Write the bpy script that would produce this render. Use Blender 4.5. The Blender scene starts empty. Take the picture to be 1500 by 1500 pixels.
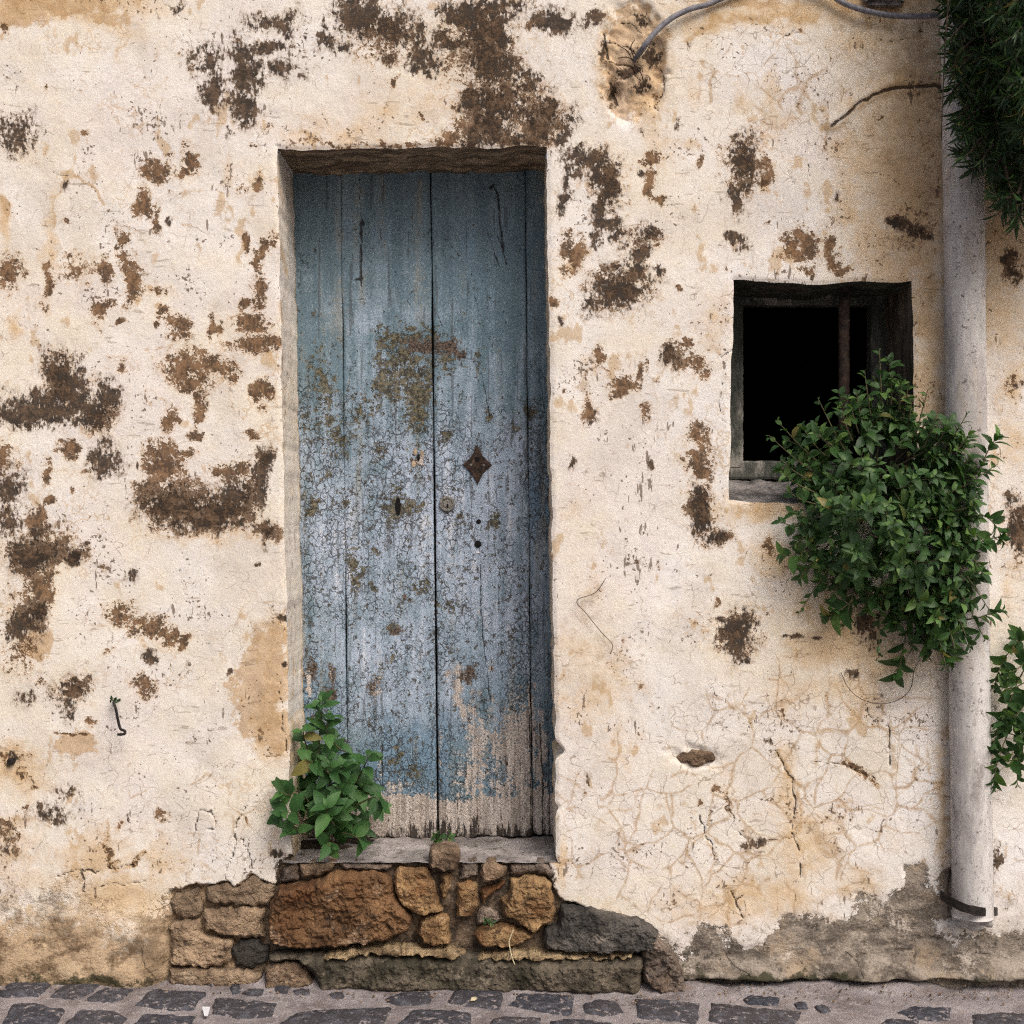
import bpy, bmesh, math, random
import numpy as np
from mathutils import Vector, Matrix, noise as mn
from mathutils.geometry import delaunay_2d_cdt

random.seed(7)
rng = np.random.default_rng(11)
scene = bpy.context.scene
COL = scene.collection

# ------------------------------------------------------------------ camera, sky, sun, exposure
PPM = 500.0          # photograph pixels per metre on the wall plane (y = 0)
DIST = 4.0           # camera distance from the wall
HORIZON = 750.0
BASE = 1445.0        # photograph row where the wall meets the street


def P(px, py, y=0.0):
    """point at depth y behind the wall plane"""
    s = (DIST + y) / DIST
    zc = (BASE - HORIZON) / PPM
    return Vector(((px - 750.0) / PPM * s, y, zc + (HORIZON - py) / PPM * s))


cam_d = bpy.data.cameras.new('camera')
cam = bpy.data.objects.new('camera', cam_d)
COL.objects.link(cam)
cam.location = (0, -DIST, (BASE - HORIZON) / PPM)
cam.rotation_euler = (math.radians(90), 0, 0)
cam_d.sensor_width = 36.0
cam_d.lens = 48.0
cam_d.clip_start = 0.05
cam_d.clip_end = 500.0
scene.camera = cam

SUN_TO = Vector((0.60, -1.0, 1.30)).normalized()      # direction towards the sun
world = bpy.data.worlds.new('World')
scene.world = world
world.use_nodes = True
wt = world.node_tree
wt.nodes.clear()
w_out = wt.nodes.new('ShaderNodeOutputWorld')
w_bg = wt.nodes.new('ShaderNodeBackground')
w_sky = wt.nodes.new('ShaderNodeTexSky')
w_sky.sky_type = 'NISHITA'
w_sky.sun_disc = False
w_sky.sun_elevation = math.asin(SUN_TO.z)
w_sky.sun_rotation = math.atan2(SUN_TO.x, SUN_TO.y)
w_sky.air_density = 1.0
w_sky.dust_density = 6.0
w_sky.ozone_density = 0.5
w_bg.inputs['Strength'].default_value = 0.06
wt.links.new(w_sky.outputs[0], w_bg.inputs['Color'])
wt.links.new(w_bg.outputs[0], w_out.inputs['Surface'])

sun_d = bpy.data.lights.new('sun', 'SUN')
sun_d.energy = 1.5
sun_d.angle = math.radians(36)
sun_d.color = (1.0, 0.955, 0.90)
sun = bpy.data.objects.new('sun', sun_d)
COL.objects.link(sun)
sun.rotation_euler = (-SUN_TO).to_track_quat('-Z', 'Y').to_euler()
sun.location = SUN_TO * 20

vs = scene.view_settings
vs.view_transform = 'Standard'
vs.look = 'None'
vs.exposure = 0.84
vs.gamma = 1.0
vs.use_curve_mapping = False
scene.cycles.use_denoising = False      # the grain of few samples stands in for film grain
scene.cycles.use_adaptive_sampling = True
scene.cycles.adaptive_threshold = 0.05
scene.cycles.filter_width = 1.25
scene.cycles.max_bounces = 4
scene.cycles.diffuse_bounces = 3


# ------------------------------------------------------------------ helpers: objects
def link(name, mesh, mat=None, parent=None, **props):
    o = bpy.data.objects.new(name, mesh)
    COL.objects.link(o)
    if mat is not None and mesh is not None:
        mesh.materials.append(mat)
    if parent is not None:
        o.parent = parent
    for k, v in props.items():
        o[k] = v
    return o


def empty(name, loc=(0, 0, 0), **props):
    o = bpy.data.objects.new(name, None)
    COL.objects.link(o)
    o.location = loc
    o.empty_display_size = 0.05
    for k, v in props.items():
        o[k] = v
    return o


def child(o, parent):
    """parent while keeping the place in the world (parents are only translated)"""
    o.parent = parent
    o.matrix_parent_inverse = Matrix.Translation(-Vector(parent.location))
    return o


def mesh_py(name, verts, faces, smooth=True):
    m = bpy.data.meshes.new(name)
    m.from_pydata([tuple(v) for v in verts], [], faces)
    m.update()
    if smooth:
        m.polygons.foreach_set('use_smooth', [True] * len(m.polygons))
    return m


def mesh_np(name, co, quads, smooth=True):
    m = bpy.data.meshes.new(name)
    nv, nf = len(co), len(quads)
    m.vertices.add(nv)
    m.vertices.foreach_set('co', np.ascontiguousarray(co, np.float32).ravel())
    m.loops.add(nf * 4)
    m.loops.foreach_set('vertex_index', np.ascontiguousarray(quads, np.int32).ravel())
    m.polygons.add(nf)
    m.polygons.foreach_set('loop_start', np.arange(0, nf * 4, 4, dtype=np.int32))
    m.polygons.foreach_set('use_smooth', np.full(nf, smooth))
    m.update(calc_edges=True)
    m.validate()
    return m


def grid_quads(nu, nv, keep=None, flip=False):
    idx = np.arange(nu * nv).reshape(nv, nu)
    a, b, c, d = idx[:-1, :-1], idx[:-1, 1:], idx[1:, 1:], idx[1:, :-1]
    q = np.stack([a, b, c, d] if not flip else [a, d, c, b], -1)
    if keep is not None:
        return q[keep]
    return q.reshape(-1, 4)


def set_attr(m, name, arr4):
    a = m.attributes.new(name, 'FLOAT_COLOR', 'POINT')
    a.data.foreach_set('color', np.ascontiguousarray(arr4, np.float32).ravel())


# ------------------------------------------------------------------ helpers: numpy noise and drawn fields
def _hash(ix, iy, seed):
    h = (ix.astype(np.int64) * 374761393 + iy.astype(np.int64) * 668265263 + seed * 1442695041) & 0xffffffff
    h = ((h ^ (h >> 13)) * 1274126177) & 0xffffffff
    h = h ^ (h >> 16)
    return (h & 0xffffff) / float(0xffffff)


def vnoise(x, y, seed=0):
    ix, iy = np.floor(x), np.floor(y)
    fx, fy = x - ix, y - iy
    fx = fx * fx * fx * (fx * (fx * 6 - 15) + 10)
    fy = fy * fy * fy * (fy * (fy * 6 - 15) + 10)
    a = _hash(ix, iy, seed); b = _hash(ix + 1, iy, seed)
    c = _hash(ix, iy + 1, seed); d = _hash(ix + 1, iy + 1, seed)
    return (a + (b - a) * fx) * (1 - fy) + (c + (d - c) * fx) * fy


def fbm(x, y, wl, octv=4, seed=0, rough=0.5):
    """signed noise about -1..1 with first wavelength wl"""
    s = np.zeros(np.broadcast(x, y).shape); amp = 1.0; tot = 0
    for o in range(octv):
        k = 2 ** o / wl
        s += amp * (vnoise(x * k + 17.3 * o, y * k - 9.1 * o, seed + o) * 2 - 1)
        tot += amp; amp *= rough
    return s / tot * 1.6


def f_blobs(X, Y, blobs):
    """union of soft ellipses: 1 in the middle, 0.5 on the outline, 0 at twice the radius"""
    F = np.zeros_like(X)
    for b in blobs:
        cx, cy, rx, ry = b[:4]
        ang = math.radians(b[4]) if len(b) > 4 else 0.0
        st = b[5] if len(b) > 5 else 1.0
        R = 2.1 * max(rx, ry)
        m = (np.abs(X - cx) < R) & (np.abs(Y - cy) < R)
        if not m.any():
            continue
        dx, dy = X[m] - cx, Y[m] - cy
        u = dx * math.cos(ang) + dy * math.sin(ang)
        v = -dx * math.sin(ang) + dy * math.cos(ang)
        d = np.sqrt((u / rx) ** 2 + (v / ry) ** 2)
        F[m] = np.maximum(F[m], st * np.clip(1 - 0.5 * d, 0, 1))
    return F


def f_lines(X, Y, lines):
    """1 on the line falling to 0 at `w` pixels"""
    F = np.zeros_like(X)
    for pts, w, st in lines:
        for (x0, y0), (x1, y1) in zip(pts[:-1], pts[1:]):
            m = (X > min(x0, x1) - w) & (X < max(x0, x1) + w) & (Y > min(y0, y1) - w) & (Y < max(y0, y1) + w)
            if not m.any():
                continue
            L2 = (x1 - x0) ** 2 + (y1 - y0) ** 2 + 1e-9
            t = np.clip(((X[m] - x0) * (x1 - x0) + (Y[m] - y0) * (y1 - y0)) / L2, 0, 1)
            d = np.hypot(X[m] - x0 - t * (x1 - x0), Y[m] - y0 - t * (y1 - y0))
            F[m] = np.maximum(F[m], st * np.clip(1 - d / w, 0, 1))
    return F


def sd_poly(X, Y, poly):
    """signed distance, positive inside"""
    d2 = np.full(X.shape, 1e12); inside = np.zeros(X.shape, bool)
    n = len(poly)
    for i in range(n):
        x0, y0 = poly[i]; x1, y1 = poly[(i + 1) % n]
        L2 = (x1 - x0) ** 2 + (y1 - y0) ** 2 + 1e-9
        t = np.clip(((X - x0) * (x1 - x0) + (Y - y0) * (y1 - y0)) / L2, 0, 1)
        d2 = np.minimum(d2, (X - x0 - t * (x1 - x0)) ** 2 + (Y - y0 - t * (y1 - y0)) ** 2)
        if y0 != y1:
            c = ((y0 > Y) != (y1 > Y)) & (X < (x1 - x0) * (Y - y0) / (y1 - y0) + x0)
            inside ^= c
    d = np.sqrt(d2)
    return np.where(inside, d, -d)


def in_poly(x, y, poly):
    c = False
    n = len(poly)
    for i in range(n):
        x0, y0 = poly[i]; x1, y1 = poly[(i + 1) % n]
        if (y0 > y) != (y1 > y) and x < (x1 - x0) * (y - y0) / (y1 - y0) + x0:
            c = not c
    return c


def sstep(a, b, x):
    t = np.clip((x - a) / (b - a), 0, 1)
    return t * t * (3 - 2 * t)


# ------------------------------------------------------------------ helpers: node materials
class N:
    def __init__(self, name):
        self.mat = bpy.data.materials.new(name)
        self.mat.use_nodes = True
        self.t = self.mat.node_tree
        self.t.nodes.clear()
        self.out = self.t.nodes.new('ShaderNodeOutputMaterial')
        self.tc = self.t.nodes.new('ShaderNodeTexCoord')
        self.co = self.tc.outputs['Object']

    def _set(self, sock, v):
        if hasattr(v, 'is_output'):
            self.t.links.new(v, sock)
        elif isinstance(v, (tuple, list)) and len(v) == 3 and sock.type == 'RGBA':
            sock.default_value = (*v, 1)
        else:
            sock.default_value = v

    def math(self, op, a, b=0.0, clamp=False):
        n = self.t.nodes.new('ShaderNodeMath'); n.operation = op; n.use_clamp = clamp
        self._set(n.inputs[0], a); self._set(n.inputs[1], b)
        return n.outputs[0]

    def add(self, a, b): return self.math('ADD', a, b)
    def sub(self, a, b): return self.math('SUBTRACT', a, b)
    def mul(self, a, b): return self.math('MULTIPLY', a, b)
    def mx(self, a, b): return self.math('MAXIMUM', a, b)

    def ss(self, v, lo, hi, a=0.0, b=1.0):
        n = self.t.nodes.new('ShaderNodeMapRange'); n.interpolation_type = 'SMOOTHSTEP'
        self._set(n.inputs['Value'], v); n.inputs['From Min'].default_value = lo
        n.inputs['From Max'].default_value = hi; n.inputs['To Min'].default_value = a; n.inputs['To Max'].default_value = b
        return n.outputs[0]

    def mix(self, f, a, b, blend='MIX'):
        n = self.t.nodes.new('ShaderNodeMix'); n.data_type = 'RGBA'; n.blend_type = blend
        self._set(n.inputs[0], f); self._set(n.inputs[6], a); self._set(n.inputs[7], b)
        return n.outputs[2]

    def map(self, vec, scale=(1, 1, 1), loc=(0, 0, 0), rot=(0, 0, 0)):
        n = self.t.nodes.new('ShaderNodeMapping')
        self._set(n.inputs['Vector'], vec)
        n.inputs['Scale'].default_value = scale; n.inputs['Location'].default_value = loc
        n.inputs['Rotation'].default_value = rot
        return n.outputs[0]

    def noise(self, scale, detail=4, rough=0.55, vec=None, dist=0.0):
        n = self.t.nodes.new('ShaderNodeTexNoise')
        self._set(n.inputs['Vector'], vec if vec is not None else self.co)
        n.inputs['Scale'].default_value = scale; n.inputs['Detail'].default_value = detail
        n.inputs['Roughness'].default_value = rough; n.inputs['Distortion'].default_value = dist
        return n.outputs['Fac']

    def noisec(self, scale, detail=3, vec=None):
        n = self.t.nodes.new('ShaderNodeTexNoise')
        self._set(n.inputs['Vector'], vec if vec is not None else self.co)
        n.inputs['Scale'].default_value = scale; n.inputs['Detail'].default_value = detail
        return n.outputs['Color']

    def warp(self, amt, scale, vec=None, detail=2):
        vec = vec if vec is not None else self.co
        c = self.noisec(scale, detail, vec)
        s = self.t.nodes.new('ShaderNodeVectorMath'); s.operation = 'SUBTRACT'
        self._set(s.inputs[0], c); s.inputs[1].default_value = (.5, .5, .5)
        k = self.t.nodes.new('ShaderNodeVectorMath'); k.operation = 'MULTIPLY_ADD'
        self._set(k.inputs[0], s.outputs[0]); k.inputs[1].default_value = (amt,) * 3; self._set(k.inputs[2], vec)
        return k.outputs[0]

    def edge(self, scale, vec=None, rand=1.0):
        n = self.t.nodes.new('ShaderNodeTexVoronoi'); n.feature = 'DISTANCE_TO_EDGE'
        self._set(n.inputs['Vector'], vec if vec is not None else self.co)
        n.inputs['Scale'].default_value = scale; n.inputs['Randomness'].default_value = rand
        return n.outputs['Distance']

    def attr(self, name):
        n = self.t.nodes.new('ShaderNodeAttribute'); n.attribute_name = name
        s = self.t.nodes.new('ShaderNodeSeparateColor')
        self.t.links.new(n.outputs['Color'], s.inputs[0])
        return s.outputs[0], s.outputs[1], s.outputs[2], n.outputs['Alpha']

    def rand(self):
        return self.t.nodes.new('ShaderNodeObjectInfo').outputs['Random']

    def bump(self, h, strength=0.5, dist=0.01, normal=None):
        n = self.t.nodes.new('ShaderNodeBump')
        n.inputs['Strength'].default_value = strength; n.inputs['Distance'].default_value = dist
        self._set(n.inputs['Height'], h)
        if normal is not None:
            self._set(n.inputs['Normal'], normal)
        return n.outputs[0]

    def bsdf(self, color, rough=0.9, normal=None, metal=0.0, spec=0.3):
        n = self.t.nodes.new('ShaderNodeBsdfPrincipled')
        self._set(n.inputs['Base Color'], color); self._set(n.inputs['Roughness'], rough)
        self._set(n.inputs['Metallic'], metal); n.inputs['Specular IOR Level'].default_value = spec
        if normal is not None:
            self._set(n.inputs['Normal'], normal)
        return n.outputs[0]

    def done(self, shader):
        self.t.links.new(shader, self.out.inputs['Surface'])
        return self.mat


def centred(n, s, k=1.0):
    """(noise - 0.5) * k"""
    return n.mul(n.sub(s, 0.5), k)


# ------------------------------------------------------------------ materials
def mat_plaster():
    n = N('limewashed_plaster')
    dark, brown, ochre, cement = n.attr('fa')
    earth, crack, oline, dirt = n.attr('fb')
    tan, shade, craze, white = n.attr('fc')
    big = n.noise(1.6, 3, .55)
    mid = n.noise(7, 4, .6)
    fine = n.noise(30, 4, .75, n.warp(.02, 9, detail=1))
    fine2 = n.noise(24, 4, .75, n.map(n.co, loc=(3.1, 1.7, 4.2)))
    hf = n.noise(130, 2, .7)
    hf2 = n.noise(110, 2, .7, n.map(n.co, (1, 1, .55), loc=(7, 3, 1)))
    grain = n.noise(360, 1, .8)
    # whitewash
    c = n.mix(n.ss(n.add(big, centred(n, mid, .8)), .38, .64), (.735, .668, .572), (.755, .715, .675))
    c = n.mix(n.ss(n.noise(3.3, 4, .62, n.map(n.co, loc=(5, 2, 9))), .48, .64, 0, .6), c, (.755, .72, .69))
    c = n.mix(n.ss(n.add(white, centred(n, mid, .8)), .3, .8, 0, .7), c, (.78, .755, .74))
    c = n.mix(n.ss(n.add(fine2, centred(n, hf2, .8)), .55, .78, 0, .30), c, (.60, .49, .37))
    pk = n.ss(n.add(n.noise(2.2, 4, .62, n.map(n.co, loc=(7, 7, 3))), centred(n, mid, .5)), .50, .66)
    c = n.mix(n.mul(pk, .50), c, (.70, .63, .59))
    gy = n.ss(n.add(n.noise(3.6, 5, .65, n.map(n.co, (1, 1, .7), loc=(2, 9, 5))), centred(n, hf, .35)), .53, .68)
    c = n.mix(n.mul(gy, .42), c, (.52, .465, .42))
    # soft ochre stains, deepened at the upper right for the shrub's shade
    oc = n.add(ochre, n.add(centred(n, mid, 1.3), centred(n, fine, .7)))
    c = n.mix(n.ss(oc, .22, .82, 0, .82), c, (.62, .455, .275))
    c = n.mix(n.ss(oc, .62, 1.15, 0, .55), c, (.50, .32, .15))
    # faint blotches and seams anywhere
    vein = n.math('ABSOLUTE', n.sub(n.noise(6.5, 4, .6, n.map(n.warp(.05, 9, detail=1), loc=(2, 8, 4))), .5))
    veing = n.ss(n.noise(2.6, 3, .6, n.map(n.co, loc=(1, 9, 3))), .50, .66)
    c = n.mix(n.mul(n.ss(vein, .0, .016, 1, 0), n.mul(veing, .62)), c, (.50, .34, .18))
    fl = n.ss(n.add(n.noise(16, 3, .6, n.map(n.co, (1, 1, .6), loc=(6, 6, 1))), centred(n, n.noise(3.1, 3, .6, n.map(n.co, loc=(1, 4, 8))), .6)), .63, .70)
    c = n.mix(n.mul(fl, .62), c, (.50, .335, .165))
    # ochre seams that follow old cracks
    ol = n.add(oline, n.add(centred(n, fine, 1.0), centred(n, hf, .5)))
    c = n.mix(n.ss(ol, .34, .95, 0, .75), c, (.46, .30, .145))
    # craze web, broken up, only where the field allows it
    wv = n.warp(.09, 7)
    e1 = n.edge(9.0, wv)
    gate = n.ss(n.add(n.add(craze, centred(n, mid, 1.4)), centred(n, n.noise(11, 3, .6, n.map(n.co, loc=(4, 4, 7))), 2.0)), .26, .55)
    web = n.mul(n.ss(n.add(e1, centred(n, fine, .14)), -.01, .05, 1, 0), gate)
    c = n.mix(n.mul(web, .72), c, (.42, .28, .15))
    e2 = n.edge(15, n.warp(.08, 14, n.map(n.co, loc=(2, 5, 1))))
    hgate = n.ss(n.add(n.noise(9, 4, .65, n.map(n.co, loc=(8, 3, 2))), n.mul(craze, .26)), .52, .62)
    hair = n.mul(n.ss(e2, .0, .020, 1, 0), hgate)
    c = n.mix(n.mul(hair, .62), c, (.20, .13, .08))
    # tan scraped patches
    tm = n.ss(n.add(tan, n.add(centred(n, fine, .9), centred(n, hf, .3))), .42, .56)
    c = n.mix(n.mul(tm, .78), c, n.mix(n.ss(fine2, .35, .65), (.40, .255, .13), (.57, .40, .235)))
    # dirt smudge, and the shrub's shade painted in at the upper right
    dm = n.ss(n.add(dirt, n.add(centred(n, fine, 1.4), n.add(centred(n, mid, .8), centred(n, hf, .7)))), .30, 1.05, 0, .72)
    c = n.mix(dm, c, (.25, .205, .165))
    # rusty brown peel with a lighter halo
    fb_ = n.add(brown, n.mul(n.add(centred(n, fine, 2.2), centred(n, hf, 1.3)), n.math('ADD', n.mul(brown, 1.5), .42, True)))
    c = n.mix(n.ss(fb_, .10, .50, 0, .55), c, (.54, .36, .20))
    bm = n.ss(fb_, .36, .60)
    bcol = n.mix(n.ss(n.add(fine2, centred(n, hf2, .6)), .38, .64), (.052, .028, .015), (.215, .118, .058))
    c = n.mix(n.mul(bm, .92), c, bcol)
    # black mould
    fd_ = n.add(dark, n.mul(n.add(centred(n, fine2, 2.1), centred(n, hf2, 1.7)), n.math('ADD', n.mul(dark, 1.5), .42, True)))
    c = n.mix(n.ss(fd_, .04, .50, 0, .55), c, (.30, .215, .15))
    km = n.ss(fd_, .30, .62)
    kcol = n.mix(n.ss(n.add(fine, centred(n, hf, .5)), .38, .70), (.024, .018, .014), (.125, .078, .048))
    c = n.mix(n.mul(km, .94), c, kcol)
    # free specks, short vertical ticks, scratches
    sp = n.ss(n.add(n.noise(85, 2, .6, n.map(n.co, loc=(5, 5, 5))), centred(n, mid, .75)), .69, .73)
    c = n.mix(n.mul(sp, .85), c, (.12, .075, .045))
    tick = n.ss(n.add(n.noise(62, 2, .6, n.map(n.co, (1, 1, .26))), n.add(centred(n, mid, .6), centred(n, big, .5))), .725, .76)
    c = n.mix(n.mul(tick, .78), c, (.13, .085, .055))
    scr = n.ss(n.add(n.noise(70, 2, .6, n.map(n.co, (.2, 1, 1.1), rot=(0, .5, 0))), centred(n, n.noise(5, 3, .6, n.map(n.co, loc=(4, 1, 2))), .6)), .69, .73)
    c = n.mix(n.mul(scr, .45), c, (.22, .15, .095))
    # drawn cracks, and a painted shadow line left of the pipe foot
    cm = n.ss(n.add(crack, centred(n, fine, 1.0)), .42, .75)
    c = n.mix(n.mul(cm, .9), c, (.045, .030, .020))
    # grey cement and brown earth mortar where the coat has fallen away
    jag = n.add(centred(n, fine, 1.5), n.add(centred(n, hf, .6), centred(n, mid, .5)))
    ce = n.ss(n.add(cement, jag), .44, .56)
    lay = n.noise(9, 5, .68, n.map(n.warp(.12, 3, detail=1), (1, 1, 2.2), rot=(0, -.45, 0)))
    cc = n.mix(n.ss(n.add(lay, centred(n, hf, .4)), .36, .64), (.12, .100, .082), (.32, .272, .225))
    cc = n.mix(n.ss(n.noise(6, 4, .65, n.map(n.co, loc=(1, 1, 6))), .50, .66), cc, (.34, .265, .19))
    cc = n.mix(n.ss(n.add(n.noise(15, 4, .65, n.map(n.co, loc=(1, 7, 6))), centred(n, hf2, .3)), .57, .68, 0, .85), cc, (.05, .043, .036))
    cc = n.mix(n.ss(n.add(n.noise(8, 4, .65, n.map(n.co, loc=(9, 7, 6))), centred(n, hf, .3)), .60, .68, 0, .8), cc, (.52, .455, .39))
    c = n.mix(ce, c, cc)
    sx = n.t.nodes.new('ShaderNodeSeparateXYZ'); n._set(sx.inputs[0], n.co)
    ea = n.mix(n.ss(sx.outputs[0], -1.14, -1.02), n.ss(n.add(earth, n.mul(jag, .6)), .34, .86), n.ss(n.add(earth, n.mul(jag, .55)), .47, .53))
    swirl = n.noise(8, 5, .7, n.map(n.warp(.25, 2.2, detail=1), (1, 1, 2.6), rot=(0, .5, 0)))
    ec = n.mix(n.ss(n.add(swirl, centred(n, hf, .35)), .36, .60), (.15, .100, .060), (.43, .315, .205))
    ec = n.mix(n.ss(n.noise(5, 4, .65, n.map(n.co, loc=(4, 1, 6))), .53, .70, 0, .75), ec, (.105, .070, .042))
    ec = n.mix(n.ss(n.noise(11, 4, .65, n.map(n.co, loc=(4, 9, 6))), .57, .66, 0, .7), ec, (.54, .41, .275))
    rubble = n.ss(n.add(sx.outputs[0], centred(n, fine, .3)), -.78, -.70)      # deep joint mortar behind the rubble, right of the earth patch
    jc = n.mix(n.ss(n.add(fine2, centred(n, hf, .5)), .36, .64), (.050, .038, .029), (.185, .135, .095))
    ec = n.mix(rubble, ec, jc)
    c = n.mix(ea, c, ec)
    # olive-black at the very bottom: shade of the base gap painted in
    c = n.mix(n.ss(n.add(shade, n.add(centred(n, fine, 1.6), centred(n, hf, .6))), .42, .72, 0, .88), c, (.030, .031, .015))
    # grain
    c = n.mix(1.0, c, n.mix(n.ss(n.add(grain, centred(n, hf, .5)), .2, .8), (.90, .90, .90), (1.08, 1.08, 1.08)), 'MULTIPLY')
    bare = n.math('MAXIMUM', ce, ea)
    h = n.add(n.mul(fine, .32), n.mul(hf, .07))
    h = n.sub(h, n.mul(bm, .22)); h = n.sub(h, n.mul(km, .12)); h = n.sub(h, n.mul(bare, .75))
    h = n.sub(h, n.mul(cm, .5))
    h = n.add(h, n.mul(bare, n.add(n.mul(lay, 1.3), n.mul(fine2, .9))))
    nb = n.bump(h, .8, .010)
    return n.done(n.bsdf(c, .92, nb, spec=.15))


def mat_door():
    n = N('flaking_blue_paint')
    olive, bare, chalk, blue = n.attr('fa')
    crk, line, dirt, brownp = n.attr('fb')
    grain = n.noise(340, 1, .75)
    fine = n.noise(48, 4, .75, n.warp(.02, 14, detail=1))
    hf = n.noise(150, 2, .7)
    mid = n.noise(12, 4, .62)
    vst = n.noise(26, 4, .62, n.map(n.co, (1, 1, .07)))
    woodg = n.noise(75, 4, .65, n.map(n.co, (1, 1, .05)))
    c = n.mix(n.ss(n.add(vst, centred(n, mid, .6)), .35, .68), (.125, .195, .242), (.185, .265, .318))
    ch = n.add(chalk, n.add(centred(n, vst, 1.3), n.add(centred(n, mid, 1.1), centred(n, hf, .5))))
    c = n.mix(n.ss(ch, .15, .95, 0, .95), c, (.40, .475, .59))
    c = n.mix(n.ss(n.add(chalk, n.add(centred(n, vst, 2.2), centred(n, fine, 1.4))), .85, 1.35, 0, .85), c, (.66, .68, .74))
    c = n.mix(n.ss(n.add(blue, n.add(centred(n, mid, 1.3), centred(n, vst, .8))), .35, .80, 0, .85), c, (.150, .245, .34))
    c = n.mix(n.ss(n.add(n.noise(19, 4, .6, n.map(n.co, (1, 1, .09), loc=(3, 3, 9))), centred(n, fine, .4)), .56, .70, 0, .6), c, (.27, .275, .245))
    c = n.mix(n.ss(hf, .56, .75, 0, .4), c, (.50, .55, .62))
    # alligator cracks, strong in places and absent in others
    e1 = n.edge(46, n.map(n.warp(.03, 40, detail=2), (1.2, 1, .8)))
    g1 = n.add(n.add(.5, centred(n, n.noise(8, 4, .7, n.map(n.co, (1, 1, .5), loc=(7, 2, 5))), 1.7)), n.add(n.mul(n.sub(crk, .62), .42), centred(n, hf, .35)))
    k1 = n.mul(n.ss(n.add(e1, centred(n, hf, .12)), .0, .10, 1, 0), n.ss(g1, .48, .62))
    e2 = n.edge(115, n.map(n.warp(.02, 70, detail=1), loc=(3, 1, 2)))
    g2 = n.add(n.noise(26, 3, .65, n.map(n.co, loc=(1, 6, 5))), n.add(n.mul(n.sub(crk, .62), .42), centred(n, mid, .4)))
    k2 = n.mul(n.ss(e2, .0, .11, 1, 0), n.ss(g2, .52, .64))
    k = n.mx(k1, n.mul(k2, .42))
    c = n.mix(n.mul(k, .80), c, (.028, .028, .030))
    # vertical hairline checks
    vl = n.ss(n.add(n.noise(58, 2, .6, n.map(n.co, (1, 1, .05), loc=(4, 4, 4))), centred(n, mid, .35)), .64, .67)
    c = n.mix(n.mul(vl, .5), c, (.05, .052, .055))
    # small chips everywhere
    chip = n.ss(n.add(n.noise(75, 3, .7, n.map(n.co, (1, 1, .8), loc=(2, 2, 2))), n.mul(crk, .085)), .665, .70)
    c = n.mix(n.mul(chip, .9), c, n.mix(hf, (.03, .026, .022), (.12, .10, .07)))
    # olive undercoat where flakes are gone
    om = n.ss(n.add(olive, n.add(centred(n, fine, 2.6), centred(n, hf, 1.4))), .44, .58)
    oc = n.mix(n.ss(n.noise(95, 3, .7, n.map(n.co, loc=(2, 6, 2))), .42, .60), (.040, .034, .019), (.165, .138, .080))
    c = n.mix(n.mul(om, .93), c, oc)
    bp = n.ss(n.add(brownp, n.add(centred(n, fine, 1.6), centred(n, hf, .8))), .44, .58)
    c = n.mix(bp, c, n.mix(n.ss(hf, .4, .6), (.032, .025, .020), (.145, .108, .085)))
    # bare grey-pink wood
    bm = n.ss(n.add(bare, n.add(centred(n, woodg, .7), n.add(centred(n, fine, 1.5), centred(n, hf, .8)))), .45, .55)
    wc = n.mix(n.ss(n.add(woodg, centred(n, hf, .4)), .34, .60), (.29, .245, .215), (.56, .50, .455))
    wc = n.mix(n.ss(n.noise(9, 4, .6, n.map(n.co, (1, 1, .3), loc=(6, 2, 2))), .48, .64, 0, .6), wc, (.37, .30, .25))
    rot = n.ss(n.add(n.noise(52, 4, .7, n.map(n.co, (1, 1, .20), loc=(1, 1, 9))), n.mul(dirt, .16)), .60, .655)
    wc = n.mix(n.mul(rot, .92), wc, (.018, .012, .010))
    c = n.mix(bm, c, wc)
    # drawn splits
    lm = n.ss(n.add(line, centred(n, fine, 1.0)), .42, .75)
    c = n.mix(n.mul(lm, .92), c, (.018, .016, .016))
    c = n.mix(n.ss(n.add(dirt, centred(n, fine, 1.4)), .55, 1.1, 0, .85), c, (.03, .024, .019))
    c = n.mix(1.0, c, n.mix(n.ss(n.add(grain, centred(n, hf, .6)), .2, .8), (.76, .76, .76), (1.2, 1.2, 1.2)), 'MULTIPLY')
    h = n.sub(n.mul(fine, .6), n.mul(k, .5))
    h = n.sub(h, n.mul(om, .5)); h = n.sub(h, n.mul(bm, .5)); h = n.sub(h, n.mul(chip, .4))
    h = n.sub(h, n.mul(lm, .8)); h = n.add(h, n.mul(n.mul(bm, woodg), .7))
    nb = n.bump(h, .8, .004)
    return n.done(n.bsdf(c, .72, nb, spec=.25))


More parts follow.
